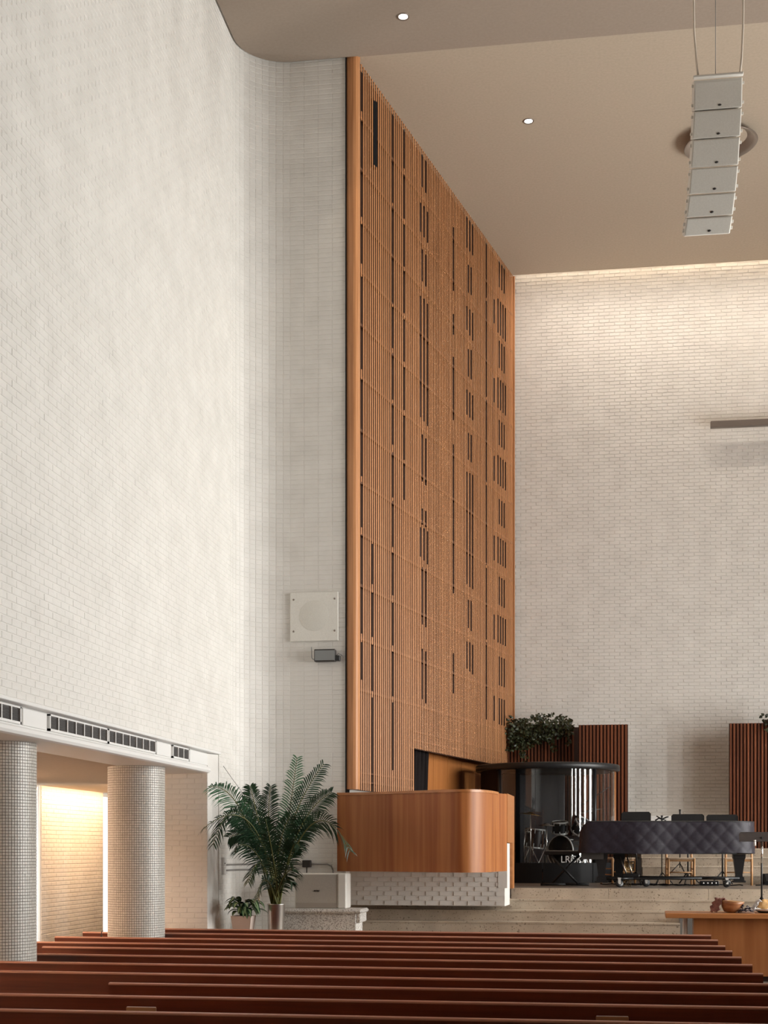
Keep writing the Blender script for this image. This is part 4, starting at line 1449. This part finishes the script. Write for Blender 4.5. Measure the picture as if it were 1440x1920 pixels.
# ------------------------------------------------------------------ hanging loudspeakers
ARR = [(10.691, 16.39, 1.432), (10.342, 16.40, 1.428), (10.021, 16.415, 1.412), (9.705, 16.44, 1.395), (9.416, 16.475, 1.372), (9.169, 16.52, 1.345), (8.974, 16.57, 1.318)]
NAMES = ['topmost', 'second', 'third', 'fourth', 'fifth', 'lowest']
ARZ = radians(1.0)
for k in range(6):
    z1, y1, xx1 = ARR[k]
    z0, y0, xx0 = ARR[k + 1]
    z0 += .010
    zc_, yc_, xc_ = z0, y0, xx0
    w = .272 - .0022 * k
    t = thing('speaker_cabinet', (xc_, yc_, z0), '%s off-white cabinet of the six hanging loudspeakers' % NAMES[k] + (' counted from the top' if 0 < k < 5 else ''), 'speaker', 'loudspeakers hanging in a column')
    hgt = z1 - z0
    dy = y1 - y0
    dx = xx1 - xx0
    sh = lambda x, y, z: (x + dx * z / hgt, y + dy * z / hgt, z)
    cz, sz_ = cos(ARZ), sin(ARZ)

    def put(mbx, name, m):
        vv = []
        for x, y, z in mbx.v:
            x2, y2 = x * cz - y * sz_, x * sz_ + y * cz
            x3, y3, z3 = sh(x2, y2, z)
            vv.append((x3, y3, z3 + 0.47 * y2))
        mbx.v = vv
        o_ = bpy.data.objects.new(name, mbx.mesh(name))
        C.objects.link(o_)
        o_.data.materials.append(m)
        o_.parent = t
        return o_
    put(MB().cbox(-w, w, 0.0, .26, 0, hgt, .008), 'body', M_speaker)
    put(MB().box(-w + .016, w - .016, -.006, .002, .012, hgt - (.03 if k == 0 else .012)), 'grille', M_grillew)
    put(MB().lathe([(.020, 0), (.020, .004), (0, .005)], 0.02, -.006, .045, 14, Matrix.Rotation(radians(90), 3, 'X') @ Matrix.Diagonal((1, .62, 1))), 'badge', M_ink)
    for sx in (-1, 1):
        for zz in (.06, hgt - .06):
            put(MB().cbox(sx * (w + .012) - .012, sx * (w + .012) + .012, .03, .07, zz - .018, zz + .018, .004), 'latch', M_speaker)
rb = thing('suspension_bar', (1.43, 16.5, 10.69), 'slim off-white bar on top of the hanging loudspeakers', 'bar')
MB().cbox(1.15, 1.71, 16.34, 16.395, 10.70, 10.73, .006).build('bar', M_speaker, rb)
tag(MB().tube([(1.14, 16.45, 13.3), (1.155, 16.45, 12.2), (1.165, 16.45, 11.3), (1.19, 16.44, 10.95), (1.205, 16.38, 10.728)], .013, 7).build('speaker_cable', M_cord), 'ivory cable dropping to the left side of the hanging loudspeakers', 'cable')
tag(MB().tube([(1.73, 16.45, 13.3), (1.725, 16.45, 12.2), (1.715, 16.45, 11.3), (1.70, 16.45, 10.95), (1.675, 16.38, 10.728)], .013, 7).build('speaker_cable', M_cord), 'ivory cable dropping to the right side of the hanging loudspeakers', 'cable')
tag(MB().tube([(1.40, 16.37, 13.3), (1.40, 16.37, 10.73)], .0045, 6).build('steel_wire', M_conduit), 'thin steel wire carrying the hanging loudspeakers', 'wire')

# ------------------------------------------------------------------ ceiling lights


def downlight(x, y, z, lab, power):
    t = thing('downlight', (x, y, z), lab, 'light', 'recessed downlights in the ceiling')
    MB().lathe([(.062, -.004), (.080, -.012), (.086, -.004), (.086, .004)], x, y, z, 28).build('trim_ring', M_fixture, t)
    MB().lathe([(0.0, -.003), (.063, -.003), (.063, .003)], x, y, z, 24).build('lens', M_lamp, t)
    l = bpy.data.lights.new('downlight_beam', 'SPOT')
    l.energy = power
    l.color = (1, .86, .68)
    l.spot_size = radians(70)
    l.shadow_soft_size = .06
    o_ = bpy.data.objects.new('downlight_beam', l)
    C.objects.link(o_)
    o_.parent = t
    o_.location = (0, 0, -.03)


downlight(-2.499, 18.5, 13.0, 'small round lit downlight in the near ceiling', 60)
downlight(-0.968, 21.59, 13.08, 'small round lit downlight in the far ceiling over the stage', 60)
rf = thing('ceiling_fixture', (2.003, 22.55, 13.08), 'large round grey ceiling fixture behind the hanging loudspeakers', 'light fixture')
RM = Matrix.Rotation(radians(-3), 3, 'Y')
MB().lathe([(.40, 0.02), (.46, -.04), (.535, -.10), (.56, -.13), (.57, -.13), (.56, -.14), (.50, -.11), (.42, -.05), (.36, 0.0)], 2.003, 22.55, 13.10, 48, RM).build('bell_shade', M_fixture, rf)
MB().lathe([(0.0, -.02), (.34, -.02), (.37, -.01)], 2.003, 22.55, 13.10, 32, RM).build('inner_disc', M_ink, rf)
MB().lathe([(.05, 0.05), (.05, -.05), (.10, -.07), (.10, -.08), (0, -.08)], 2.003, 22.55, 13.10, 16, RM).build('lamp_holder', M_fixture, rf)

# ------------------------------------------------------------------ drum booth on the stage
ST = 1.2705
BX, BYC, BR = -0.80, 25.36, 1.22


def pol(th, r, z):
    """th from the direction towards the pews, positive to the right"""
    return (BX + r * sin(radians(th)), BYC - r * cos(radians(th)), z)


def arc_panel(th0, th1, r, z0, z1, thick, n=14):
    ths = [th0 + (th1 - th0) * k / n for k in range(n + 1)]
    m_ = MB().sheet([pol(t, r, z1) for t in ths], [pol(t, r, z0) for t in ths], thick, lambda i: (sin(radians(ths[i])), -cos(radians(ths[i])), 0))
    for k in range(len(m_.sm) - 2):
        m_.sm[k] = True
    return m_


def sharp(o_, a_=35):
    md_ = o_.modifiers.new('sharp', 'EDGE_SPLIT')
    md_.split_angle = radians(a_)
    return o_


booth = thing('drum_booth', (BX, BYC, ST), 'round black drum booth with clear curved walls and a black canopy', 'booth')
for a0, a1 in ((-92, -46), (-46, -2), (-2, 42), (42, 88)):
    sharp(arc_panel(a0 + .3, a1 - .3, BR, ST + .004, 1.62, .05).build('base_panel', M_charcoal, booth))
sharp(arc_panel(-92, -42, BR - .02, 1.62, 3.25, .03).build('dark_side_panel', noise_mat('dark_brown_panel', (.020, .012, .010), (.028, .017, .014), (3, 3, .5), 1.0, .85, spec=.15), booth))
for a0, a1 in ((-41.5, -8.2), (-7.8, 18), (18.4, 44.6), (45, 88)):
    sharp(arc_panel(a0, a1, BR - .015, 1.62, 3.25, .008, 16).build('clear_panel', M_acrylic, booth))
for a_ in (-42, 44.8):
    MB().tube([pol(a_, BR - .02, 1.62), pol(a_, BR - .02, 3.25)], .035, 10).build('post', M_black, booth)
MB().tube([pol(88, BR - .02, ST), pol(88, BR - .02, 3.25)], .02, 8).build('post', M_table_top, booth)
MB().lathe([(0.0, 3.25), (BR + .055, 3.25), (BR + .075, 3.265), (BR + .075, 3.345), (BR + .055, 3.36), (0.0, 3.36)], BX, BYC, 0, 64).build('canopy', M_black, booth)
MB().lathe([(0.0, 1.46), (BR - .06, 1.46), (BR - .06, 1.50), (0.0, 1.50)], BX, BYC, 0, 48).build('floor_disc', M_blackmat, booth)
MB().cbox(-1.86, -0.50, 26.02, 26.08, 1.50, 3.24, .01).build('back_felt', M_smoke, booth)
MB().cbox(-1.62, -1.30, 25.55, 25.62, 1.50, 3.24, .01).build('side_felt', M_blackmat, booth)
text_part('lettering', 'LRiSKA', .165, (*pol(23.5, BR + .035, 0)[:2], 1.678), (pi / 2, 0, radians(23.5)), M_letter, booth, depth=.004)

DF = 1.50


def drum(name, c, r, depth, rot, lab, legs=0):
    t = thing(name, c, lab, 'drum')
    R_ = rot
    MB().lathe([(r, -depth / 2), (r, depth / 2)], *c, 36, R_).build('shell', M_black, t)
    for s_ in (-1, 1):
        h_ = s_ * depth / 2
        MB().lathe([(r + .004, h_ - .016), (r + .013, h_ - .016), (r + .013, h_ + .014), (r - .004, h_ + .014), (r - .004, h_ - .010)], *c, 40, R_).build('hoop', M_hoop, t)
        MB().lathe([(0.0, h_ + s_ * .002), (r, h_ + s_ * .002), (r, h_)], *c, 32, R_).build('head', M_black if name == 'bass_drum' else M_smoke, t)
    for k in range(8):
        an = 2 * pi * k / 8
        for s_ in (-1, 1):
            p_ = R_ @ Vector((cos(an) * (r + .014), sin(an) * (r + .014), s_ * depth * .27))
            q_ = R_ @ Vector((cos(an) * (r + .014), sin(an) * (r + .014), s_ * depth * .5))
            MB().tube([Vector(c) + p_, Vector(c) + q_], .009, 6).build('lug', M_hoop, t)
    for k in range(legs):
        an = 2 * pi * k / legs + .4
        MB().tube([(c[0] + cos(an) * (r + .02), c[1] + sin(an) * (r + .02), c[2]), (c[0] + cos(an) * (r + .03), c[1] + sin(an) * (r + .03), DF)], .009, 6).build('leg', M_chrome, t)
    return t


RBD = Matrix.Rotation(radians(-38), 3, 'Z') @ Matrix.Rotation(radians(90), 3, 'X')
drum('bass_drum', (-0.43, 25.22, 1.815), .285, .42, RBD, 'black bass drum with chrome hoops inside the booth')
drum('floor_tom', (-1.02, 25.18, 2.05), .165, .33, Matrix.Rotation(radians(6), 3, 'Y'), 'black floor tom on chrome legs at the left of the drum kit', 3)
drum('rack_tom', (-0.57, 25.25, 2.245), .135, .20, Matrix.Rotation(radians(10), 3, 'X'), 'small black tom above the left of the bass drum')
drum('rack_tom', (-0.20, 25.20, 2.26), .140, .21, Matrix.Rotation(radians(35), 3, 'X') @ Matrix.Rotation(radians(25), 3, 'Y'), 'small tilted tom above the right of the bass drum')


def tripod_legs(c, z0, top, spread, r, m, parent, n_=3, ph=.5):
    for k in range(n_):
        an = ph + 2 * pi * k / n_
        MB().tube([(c[0], c[1], top), (c[0] + cos(an) * spread * .8, c[1] + sin(an) * spread * .8, z0 + .05), (c[0] + cos(an) * spread, c[1] + sin(an) * spread, z0 + r)], r, 6).build('leg', m, parent)


def cymbal_stand(x, y, h, cr, tilt, lab, ph=.5):
    t = thing('cymbal_stand', (x, y, DF), lab, 'cymbal')
    MB().tube([(x, y, DF + .12), (x, y, h)], .011, 8).build('pole', M_steel, t)
    MB().lathe([(.022, -.02), (.022, .02)], x, y, h - .30, 10).build('collar', M_chrome, t)
    tripod_legs((x, y), DF, DF + .42, .24, .008, M_steel, t, ph=ph)
    MB().lathe([(.012, .03), (.05, .022), (.06, .008), (cr, -.018), (cr, -.021), (.06, .004), (.012, .024)], x, y, h - .01, 32, Matrix.Rotation(radians(tilt), 3, 'Y')).build('cymbal', M_brass if tilt > 5 else M_bronze, t)
    return t


cymbal_stand(-1.08, 24.88, 2.50, .20, 8, 'tall cymbal stand at the left of the drum kit')
cymbal_stand(-0.80, 24.92, 2.30, .15, 2, 'low hi-hat stand between floor tom and bass drum', 1.6)
cymbal_stand(-0.02, 25.0, 2.56, .21, -12, 'cymbal stand at the right of the drum kit', 2.4)
dm = thing('drum_microphone', (-1.18, 25.0, DF), 'small silver microphone on a short stand beside the floor tom', 'microphone')
MB().tube([(-1.22, 24.98, DF), (-1.20, 24.98, 1.95), (-1.17, 24.98, 2.19)], .008, 6).build('stand', M_steel, dm)
MB().tube([(-1.17, 24.98, 2.19), (-1.10, 24.98, 2.155)], [.014, .020], 8).build('capsule', M_chrome, dm)
dm = thing('drum_microphone', (-0.1, 25.0, DF), 'silver microphone pair clamped above the bass drum', 'microphone')
MB().tube([(-.10, 24.98, DF), (-.12, 24.98, 2.2), (-.24, 24.95, 2.42)], .009, 6).build('stand', M_steel, dm)
MB().tube([(-.26, 24.95, 2.44), (-.20, 24.93, 2.33)], .027, 10).build('capsule', M_chrome, dm)
MB().tube([(-.12, 24.95, 2.36), (-.15, 24.93, 2.25)], .024, 10).build('capsule', M_chrome, dm)
bt = thing('black_floor_lamp', (0.03, 25.6, DF), 'slim black microphone stand with a boom inside the right of the booth', 'microphone stand')
MB().tube([(.03, 25.55, DF), (.03, 25.55, 2.95)], .012, 8).build('pole', M_black, bt)
bt.name = 'microphone_stand'
MB().tube([(-.25, 25.5, 2.62), (.03, 25.55, 2.80), (.34, 25.5, 3.0)], .009, 6).build('boom', M_black, bt)
tripod_legs((.03, 25.55), DF, DF + .3, .25, .009, M_black, bt)

# ------------------------------------------------------------------ keyboard on a cross stand
kb = thing('keyboard', (-0.48, 22.75, 1.77), 'black electronic keyboard beside the covered piano', 'keyboard')
MB().cbox(-0.76, -0.21, 22.58, 22.90, 1.765, 1.83, .01).build('case', M_black, kb)
MB().box(-0.74, -0.23, 22.70, 22.88, 1.829, 1.836).build('keys', M_white, kb)
ks = thing('keyboard_stand', (-0.48, 22.75, ST), 'black cross-legged stand under the keyboard', 'stand')
for k, (a_, b_) in enumerate(((-.66, -.22), (-.20, -.64))):
    MB().tube([(a_, 22.62 + k * .2, 1.765), (b_, 22.62 + k * .2, ST + .03)], .019, 8).build('cross_leg', M_black, ks)
for k, x in enumerate((-.62, -.25)):
    MB().tube([(x - .20 + .03 * k, 22.62 + k * .1, ST + .022), (x + .20, 22.62 + k * .1, ST + .022)], .021, 8).build('foot_bar', M_black, ks)

# ------------------------------------------------------------------ grand piano under a quilted cover, on a wheeled dolly
PX, PY = -0.185, 21.62
piano = thing('grand_piano', (PX, PY, ST), 'grand piano under a black quilted cover on the stage', 'piano')
OUT = [(0.0, .30), (0.015, .10), (.07, .02), (.16, 0.0), (.5, 0.0), (.85, .015), (1.15, .07), (1.45, .15), (1.75, .21), (2.05, .245), (2.30, .29), (2.48, .36), (2.61, .49), (2.68, .68), (2.66, .90), (2.56, 1.08), (2.36, 1.22), (2.0, 1.34), (1.2, 1.42), (.3, 1.46), (.05, 1.44), (0.0, 1.36)]
dense = []
cl = OUT + [OUT[0]]
acc = 0.0
for i in range(len(cl) - 1):
    p_, q_ = Vector(cl[i]), Vector(cl[i + 1])
    n_ = max(1, int((q_ - p_).length / .022))
    for k in range(n_):
        dense.append(tuple(p_.lerp(q_, k / n_)))
# light smoothing of the outline
for _ in range(6):
    nd = len(dense)
    dense = [((dense[i - 1][0] + 2 * dense[i][0] + dense[(i + 1) % nd][0]) / 4, (dense[i - 1][1] + 2 * dense[i][1] + dense[(i + 1) % nd][1]) / 4) for i in range(nd)]
nd = len(dense)
arc = [0.0]
for i in range(1, nd):
    arc.append(arc[-1] + sqrt((dense[i][0] - dense[i - 1][0]) ** 2 + (dense[i][1] - dense[i - 1][1]) ** 2))
CZ0, CZ1 = 1.79, 2.275
NZ = 30
cv = MB()
vs_, fs = [], []
cxm, cym = 1.2, .72


def rim_z(x):
    return -.16 * max(0, (.13 - x) / .13) ** 1.5


for j in range(NZ + 1):
    v = j / NZ
    for i in range(nd):
        x, y = dense[i]
        a_, b_ = dense[i - 1], dense[(i + 1) % nd]
        tx, ty = b_[0] - a_[0], b_[1] - a_[1]
        l = sqrt(tx * tx + ty * ty)
        nx, ny = ty / l, -tx / l
        hgt = v * (CZ1 - CZ0)
        p = .235
        puff = (abs(sin(pi * (arc[i] + hgt * .95) / p)) * abs(sin(pi * (arc[i] - hgt * .95) / p))) ** .40 * .009
        flare = .012 * (1 - v) + .012 * sin(arc[i] * 7) * (1 - v)
        vs_.append((PX + x + nx * (puff + flare), PY + y + ny * (puff + flare), CZ0 + hgt * (1 + rim_z(x) / (CZ1 - CZ0)) + (.010 * sin(arc[i] * 3.1) if j == 0 else 0)))
for j in range(NZ):
    for i in range(nd):
        fs.append((j * nd + i, j * nd + (i + 1) % nd, (j + 1) * nd + (i + 1) % nd, (j + 1) * nd + i))
prev = NZ * nd
for ins, dz in ((.012, .010), (.035, .016), (.10, .018), (.4, .019)):
    start = len(vs_)
    for i in range(nd):
        x, y = dense[i]
        dx, dy = cxm - x, cym - y
        l = sqrt(dx * dx + dy * dy)
        f_ = min(ins / l, .9)
        vs_.append((PX + x + dx * f_, PY + y + dy * f_, CZ1 + dz + rim_z(x + dx * f_)))
    for i in range(nd):
        fs.append((prev + i, prev + (i + 1) % nd, start + (i + 1) % nd, start + i))
    prev = start
fs.append(tuple(prev + i for i in range(nd)))
cv.add(vs_, fs, True).build('quilted_cover', M_quilt, piano)
m_ = MB()
hem = [(PX + dense[i][0], PY + dense[i][1], CZ1 + .004 + rim_z(dense[i][0])) for i in range(0, nd, 2)]
m_.tube(hem + [hem[0]], .009, 6, caps=False)
m_.build('piping', M_black, piano)
MB().prism([(PX + .03, PY + .08), (PX + .36, PY + .05), (PX + .36, PY + 1.38), (PX + .03, PY + 1.36)], 1.70, 1.80).build('keybed', M_keybed, piano)
MB().prism([(PX + .36, PY + .06), (PX + 1.4, PY + .22), (PX + 2.4, PY + .5), (PX + 2.4, PY + 1.1), (PX + .36, PY + 1.36)], 1.78, 1.82).build('soundboard_frame', M_black, piano)


def piano_leg(x, y, w):
    m2 = MB()
    prof_ = [(w * 1.25, 1.78), (w * 1.25, 1.72), (w * 1.1, 1.70), (w * .72, ST + .20), (w * .72, ST + .16), (w, ST + .15), (w, ST + .09)]
    for i in range(len(prof_) - 1):
        a_, z1 = prof_[i]
        b_, z0 = prof_[i + 1]
        m2.add([(x - b_, y - b_, z0), (x + b_, y - b_, z0), (x + b_, y + b_, z0), (x - b_, y + b_, z0), (x - a_, y - a_, z1), (x + a_, y - a_, z1), (x + a_, y + a_, z1), (x - a_, y + a_, z1)],
               [(0, 3, 2, 1), (4, 5, 6, 7), (0, 1, 5, 4), (1, 2, 6, 5), (2, 3, 7, 6), (3, 0, 4, 7)])
    return m2.build('leg', M_black, piano)


piano_leg(PX + .33, PY + .20, .075)
piano_leg(PX + .62, PY + 1.20, .075)
piano_leg(PX + 2.44, PY + .62, .075)
ly = MB().tube([(PX + .62, PY + .66, 1.74), (PX + .74, PY + .66, 1.42)], .012, 6)
ly.build('lyre_rod', M_steel, piano)
MB().tube([(PX + .73, PY + .66, 1.74), (PX + .82, PY + .66, 1.42)], .012, 6).build('lyre_rod', M_steel, piano)
MB().cbox(PX + .66, PY and PX + .92, PY + .60, PY + .76, 1.40, 1.47, .008).build('pedal_box', M_black, piano)

dol = thing('piano_dolly', (1.0, 22.1, ST), 'black wheeled dolly carrying the covered grand piano', 'dolly')
CAST = [(PX + .60, PY + .06), (PX + 1.02, PY + .50), (PX + 2.22, PY + .20)]
hub = Vector((PX + 1.25, PY + .62, ST + .145))
DBZ = ST + .135
MB().tube([(PX + .42, PY + .20, DBZ), (PX + 2.44, PY + .55, DBZ)], .022, 8).build('side_bar', M_black, dol)
MB().tube([(PX + .42, PY + .20, DBZ), (PX + .62, PY + 1.20, DBZ)], .022, 8).build('side_bar', M_black, dol)
MB().tube([(PX + .62, PY + 1.20, DBZ), (PX + 2.44, PY + .66, DBZ)], .022, 8).build('side_bar', M_black, dol)
for x, y in ((PX + .33, PY + .20), (PX + .62, PY + 1.20), (PX + 2.44, PY + .62)):
    MB().cbox(x - .10, x + .10, y - .10, y + .10, ST + .07, ST + .10, .006).build('leg_cup', M_black, dol)
for k, (x, y) in enumerate(CAST):
    tgt = Vector((PX + 1.2, PY + .6, DBZ))
    MB().tube([(x, y, DBZ), Vector((x, y, DBZ)).lerp(tgt, .35)], .018, 8).build('arm', M_black, dol)
    c_ = MB().lathe([(.022, -.022), (.055, -.022), (.062, -.012), (.062, .012), (.055, .022), (.022, .022)], x, y, ST + .063, 24, Matrix.Rotation(radians(90 + 25 * (k - 1)), 3, 'X') @ Matrix.Rotation(radians(20), 3, 'Y')).build('caster_wheel', M_black, dol)
    f = MB()
    for s_ in (-1, 1):
        f.box(x - .020, x + .022, y + s_ * .030 - .003, y + s_ * .030 + .003, ST + .05, ST + .15)
    f.box(x - .026, x + .026, y - .036, y + .036, ST + .135, ST + .15)
    f.tube([(x, y - .045, ST + .063), (x, y + .045, ST + .063)], .013, 8)
    f.build('caster_fork', M_hoop, dol)

# brass rods leaning together under the piano
br = thing('rod_bundle', (.56, 22.22, ST), 'bundle of thin golden rods standing beneath the piano', 'rods')
for k in range(7):
    x = .505 + .019 * k
    MB().tube([(x + .012 * sin(k * 2.1) - .02, 22.30 + .02 * cos(k * 1.7), ST), (x, 22.30, ST + .25), (.565 + (x - .565) * .8, 22.30, 1.775)], .0045, 5).build('rod', M_brass, br)
MB().cbox(.50, .64, 22.285, 22.315, ST + .36, ST + .375, .003).build('clasp', M_brass, br)

# ------------------------------------------------------------------ chairs


def chair(x, y, rz, lab):
    t = thing('wooden_chair', (x, y, ST), lab, 'chair', 'light wooden chairs behind the piano')
    t.rotation_euler = (0, 0, rz)

    def put(mbx, name, m):
        o_ = bpy.data.objects.new(name, mbx.mesh(name))
        C.objects.link(o_)
        o_.data.materials.append(m)
        o_.parent = t
    w, d = .205, .20
    put(MB().cbox(-w - .015, w + .015, -d - .015, d + .01, .415, .447, .01), 'seat', M_chairseat)
    for sx in (-1, 1):
        put(MB().tube([(sx * w, -d, 0), (sx * w, -d, .435)], .019, 8), 'leg', M_chair)
        put(MB().tube([(sx * w, d + .03, 0), (sx * w, d, .44), (sx * w * .98, d + .07, .86)], .018, 8), 'leg', M_chair)
        put(MB().tube([(sx * w, -d, .26), (sx * w, d + .01, .26)], .011, 6), 'stretcher', M_chair)
        put(MB().tube([(sx * w, -d, .16), (sx * w, d + .02, .16)], .011, 6), 'stretcher', M_chair)
    put(MB().tube([(-w, -d, .21), (w, -d, .21)], .011, 6), 'stretcher', M_chair)
    put(MB().cbox(-w, w, -d - .008, -d + .008, .385, .435, .004), 'front_apron', M_chair)
    for zz in (.62, .72, .82):
        put(MB().cbox(-w, w, d + .045, d + .062, zz, zz + .04, .004), 'back_slat', M_chair)
    return t


chair(.44, 23.72, radians(25), 'light wooden chair turned aside behind the golden rods')
chair(1.43, 23.34, radians(2), 'light wooden chair behind the middle of the piano')
chair(2.37, 23.38, radians(-6), 'light wooden chair behind the tail leg of the piano')

# ------------------------------------------------------------------ music stands and microphones


def music_stand(x, y, z0, ztop, w, h, lab, tilt=14, m=None, ph=.6, spread=.26, pole_m=None):
    m = m or M_black
    t = thing('music_stand', (x, y, z0), lab, 'music stand')
    zb = ztop - h
    MB().tube([(x, y, z0 + .10), (x, y, zb + h * .45)], .013, 8).build('pole', pole_m or M_black, t)
    tripod_legs((x, y), z0, z0 + .22, spread, .011, M_black, t, ph=ph)
    k = sin(radians(tilt)) * h
    pts_ = [(x - w / 2, y - .03, zb), (x + w / 2, y - .03, zb), (x + w / 2, y - .03 + k, ztop), (x - w / 2, y - .03 + k, ztop)]
    d = MB()
    c_ = .03
    out = [(x - w / 2, y - .03, zb), (x + w / 2, y - .03, zb), (x + w / 2, y - .03 + k * .85, ztop - c_), (x + w / 2 - c_, y - .03 + k, ztop), (x - w / 2 + c_, y - .03 + k, ztop), (x - w / 2, y - .03 + k * .85, ztop - c_)]
    n_ = len(out)
    d.add(out + [(p_[0], p_[1] + .008, p_[2]) for p_ in out], [tuple(range(n_)), tuple(range(2 * n_ - 1, n_ - 1, -1))] + [(i, i + n_, (i + 1) % n_ + n_, (i + 1) % n_) for i in range(n_)])
    d.build('desk', m, t)
    MB().cbox(x - w / 2, x + w / 2, y - .085, y - .025, zb - .008, zb, .003).build('lip', m, t)
    return t


music_stand(.72, 23.36, ST, 2.475, .48, .34, 'black music stand behind the left of the piano, beside the drum booth', ph=.9, spread=.2)
music_stand(1.585, 23.80, ST, 2.445, .54, .34, 'black music stand behind the piano, in the middle of the row', ph=.2, spread=.2)
music_stand(2.15, 23.82, ST, 2.435, .52, .34, 'black music stand behind the tail of the piano, near the right panel', ph=1.4, spread=.2)
M_stand_brown = plain('dark_brown_metal', (.050, .040, .038), .5)
fs_ = music_stand(2.37, 20.27, .970, 2.10, .62, .13, 'dark music stand standing on the steps above the bread', tilt=40, m=M_stand_brown, spread=.11, pole_m=M_black)
MB().tube([(2.37, 20.252, 1.66), (2.37, 20.252, 1.955)], .016, 8).build('upper_tube', M_chrome, fs_)
MB().tube([(2.27, 20.20, 1.905), (2.27, 20.20, 1.985)], .016, 8).build('white_clip', M_white, fs_)


def mic_stand(x, y, ztop, lab, boom=None, ph=.4, ST=ST):
    t = thing('microphone_stand', (x, y, ST), lab, 'microphone stand')
    MB().tube([(x, y, ST + .12), (x, y, ztop - .16)], .010, 6).build('pole', M_black, t)
    tripod_legs((x, y), ST, ST + .20, .18, .009, M_black, t, ph=ph)
    if boom:
        MB().tube([(x, y, ztop - .16), (x + boom[0], y + boom[1], ztop)], .008, 6).build('boom', M_black, t)
        c_ = Vector((x + boom[0], y + boom[1], ztop))
    else:
        c_ = Vector((x, y, ztop - .16))
    MB().tube([c_, c_ + Vector((.0, -.01, .10)), c_ + Vector((0, -.012, .15))], [.012, .014, .02], 8).build('microphone', M_black, t)
    return t


mic_stand(1.48, 24.22, 2.545, 'slim microphone stand rising behind the middle music stand', ph=1.0, ST=1.42)
ms = mic_stand(1.155, 23.74, 2.43, 'low boom microphone stand between two music stands behind the piano', None, ph=2.0)
MB().tube([(1.045, 23.73, 2.335), (1.105, 23.73, 2.375), (1.155, 23.73, 2.355), (1.225, 23.73, 2.39), (1.265, 23.73, 2.40)], .014, 6).build('boom', M_black, ms)
MB().tube([(1.065, 23.73, 2.41), (1.145, 23.73, 2.365), (1.225, 23.73, 2.335)], .011, 6).build('clip', M_black, ms)

# cables and a floor box between the stands
cb = MB()
rc = random.Random(31)
for k in range(7):
    x, y = rc.uniform(.7, 2.6), rc.uniform(22.9, 23.6)
    P4 = [(x, y, ST + .010)]
    an = rc.uniform(0, 6)
    for q in range(12):
        an += rc.uniform(-.8, .8)
        x += .10 * cos(an)
        y = min(23.75, max(22.75, y + .05 * sin(an)))
        P4.append((min(2.9, x), y, ST + .010 + (.008 if q % 3 == 1 else 0)))
    cb.tube(P4, .009, 5)
tag(cb.build('floor_cables', M_blackmat), 'tangle of black cables on the stage floor behind the piano', 'cables', kind='stuff')
fb = thing('stage_box', (1.9, 23.05, ST), 'low black connector box on the stage floor under the piano', 'box')
MB().cbox(1.72, 2.02, 22.95, 23.10, ST, ST + .075, .01).build('case', M_black, fb)
for k in range(4):
    MB().lathe([(.016, 0), (.016, .006), (0, .007)], 1.77 + .065 * k, 22.95, ST + .04, 10, Matrix.Rotation(radians(90), 3, 'X')).build('socket', M_steel, fb)
fw = thing('floor_wedge', (3.2, 23.75, ST), 'black sloping floor monitor at the right edge of the stage', 'speaker')
MB().prism_x([(23.55, ST), (23.95, ST), (23.95, ST + .08), (23.80, ST + .18), (23.55, ST + .05)], 2.80, 3.35).build('wedge_cabinet', M_blackmat, fw)
MB().add([(2.83, 23.565, ST + .063), (3.32, 23.565, ST + .063), (3.32, 23.79, ST + .183), (2.83, 23.79, ST + .183)], [(0, 1, 2, 3)]).build('wedge_grille', M_charcoal, fw)

if True:
    S.cycles.max_bounces = 10
    S.cycles.diffuse_bounces = 6
    S.cycles.transparent_max_bounces = 16
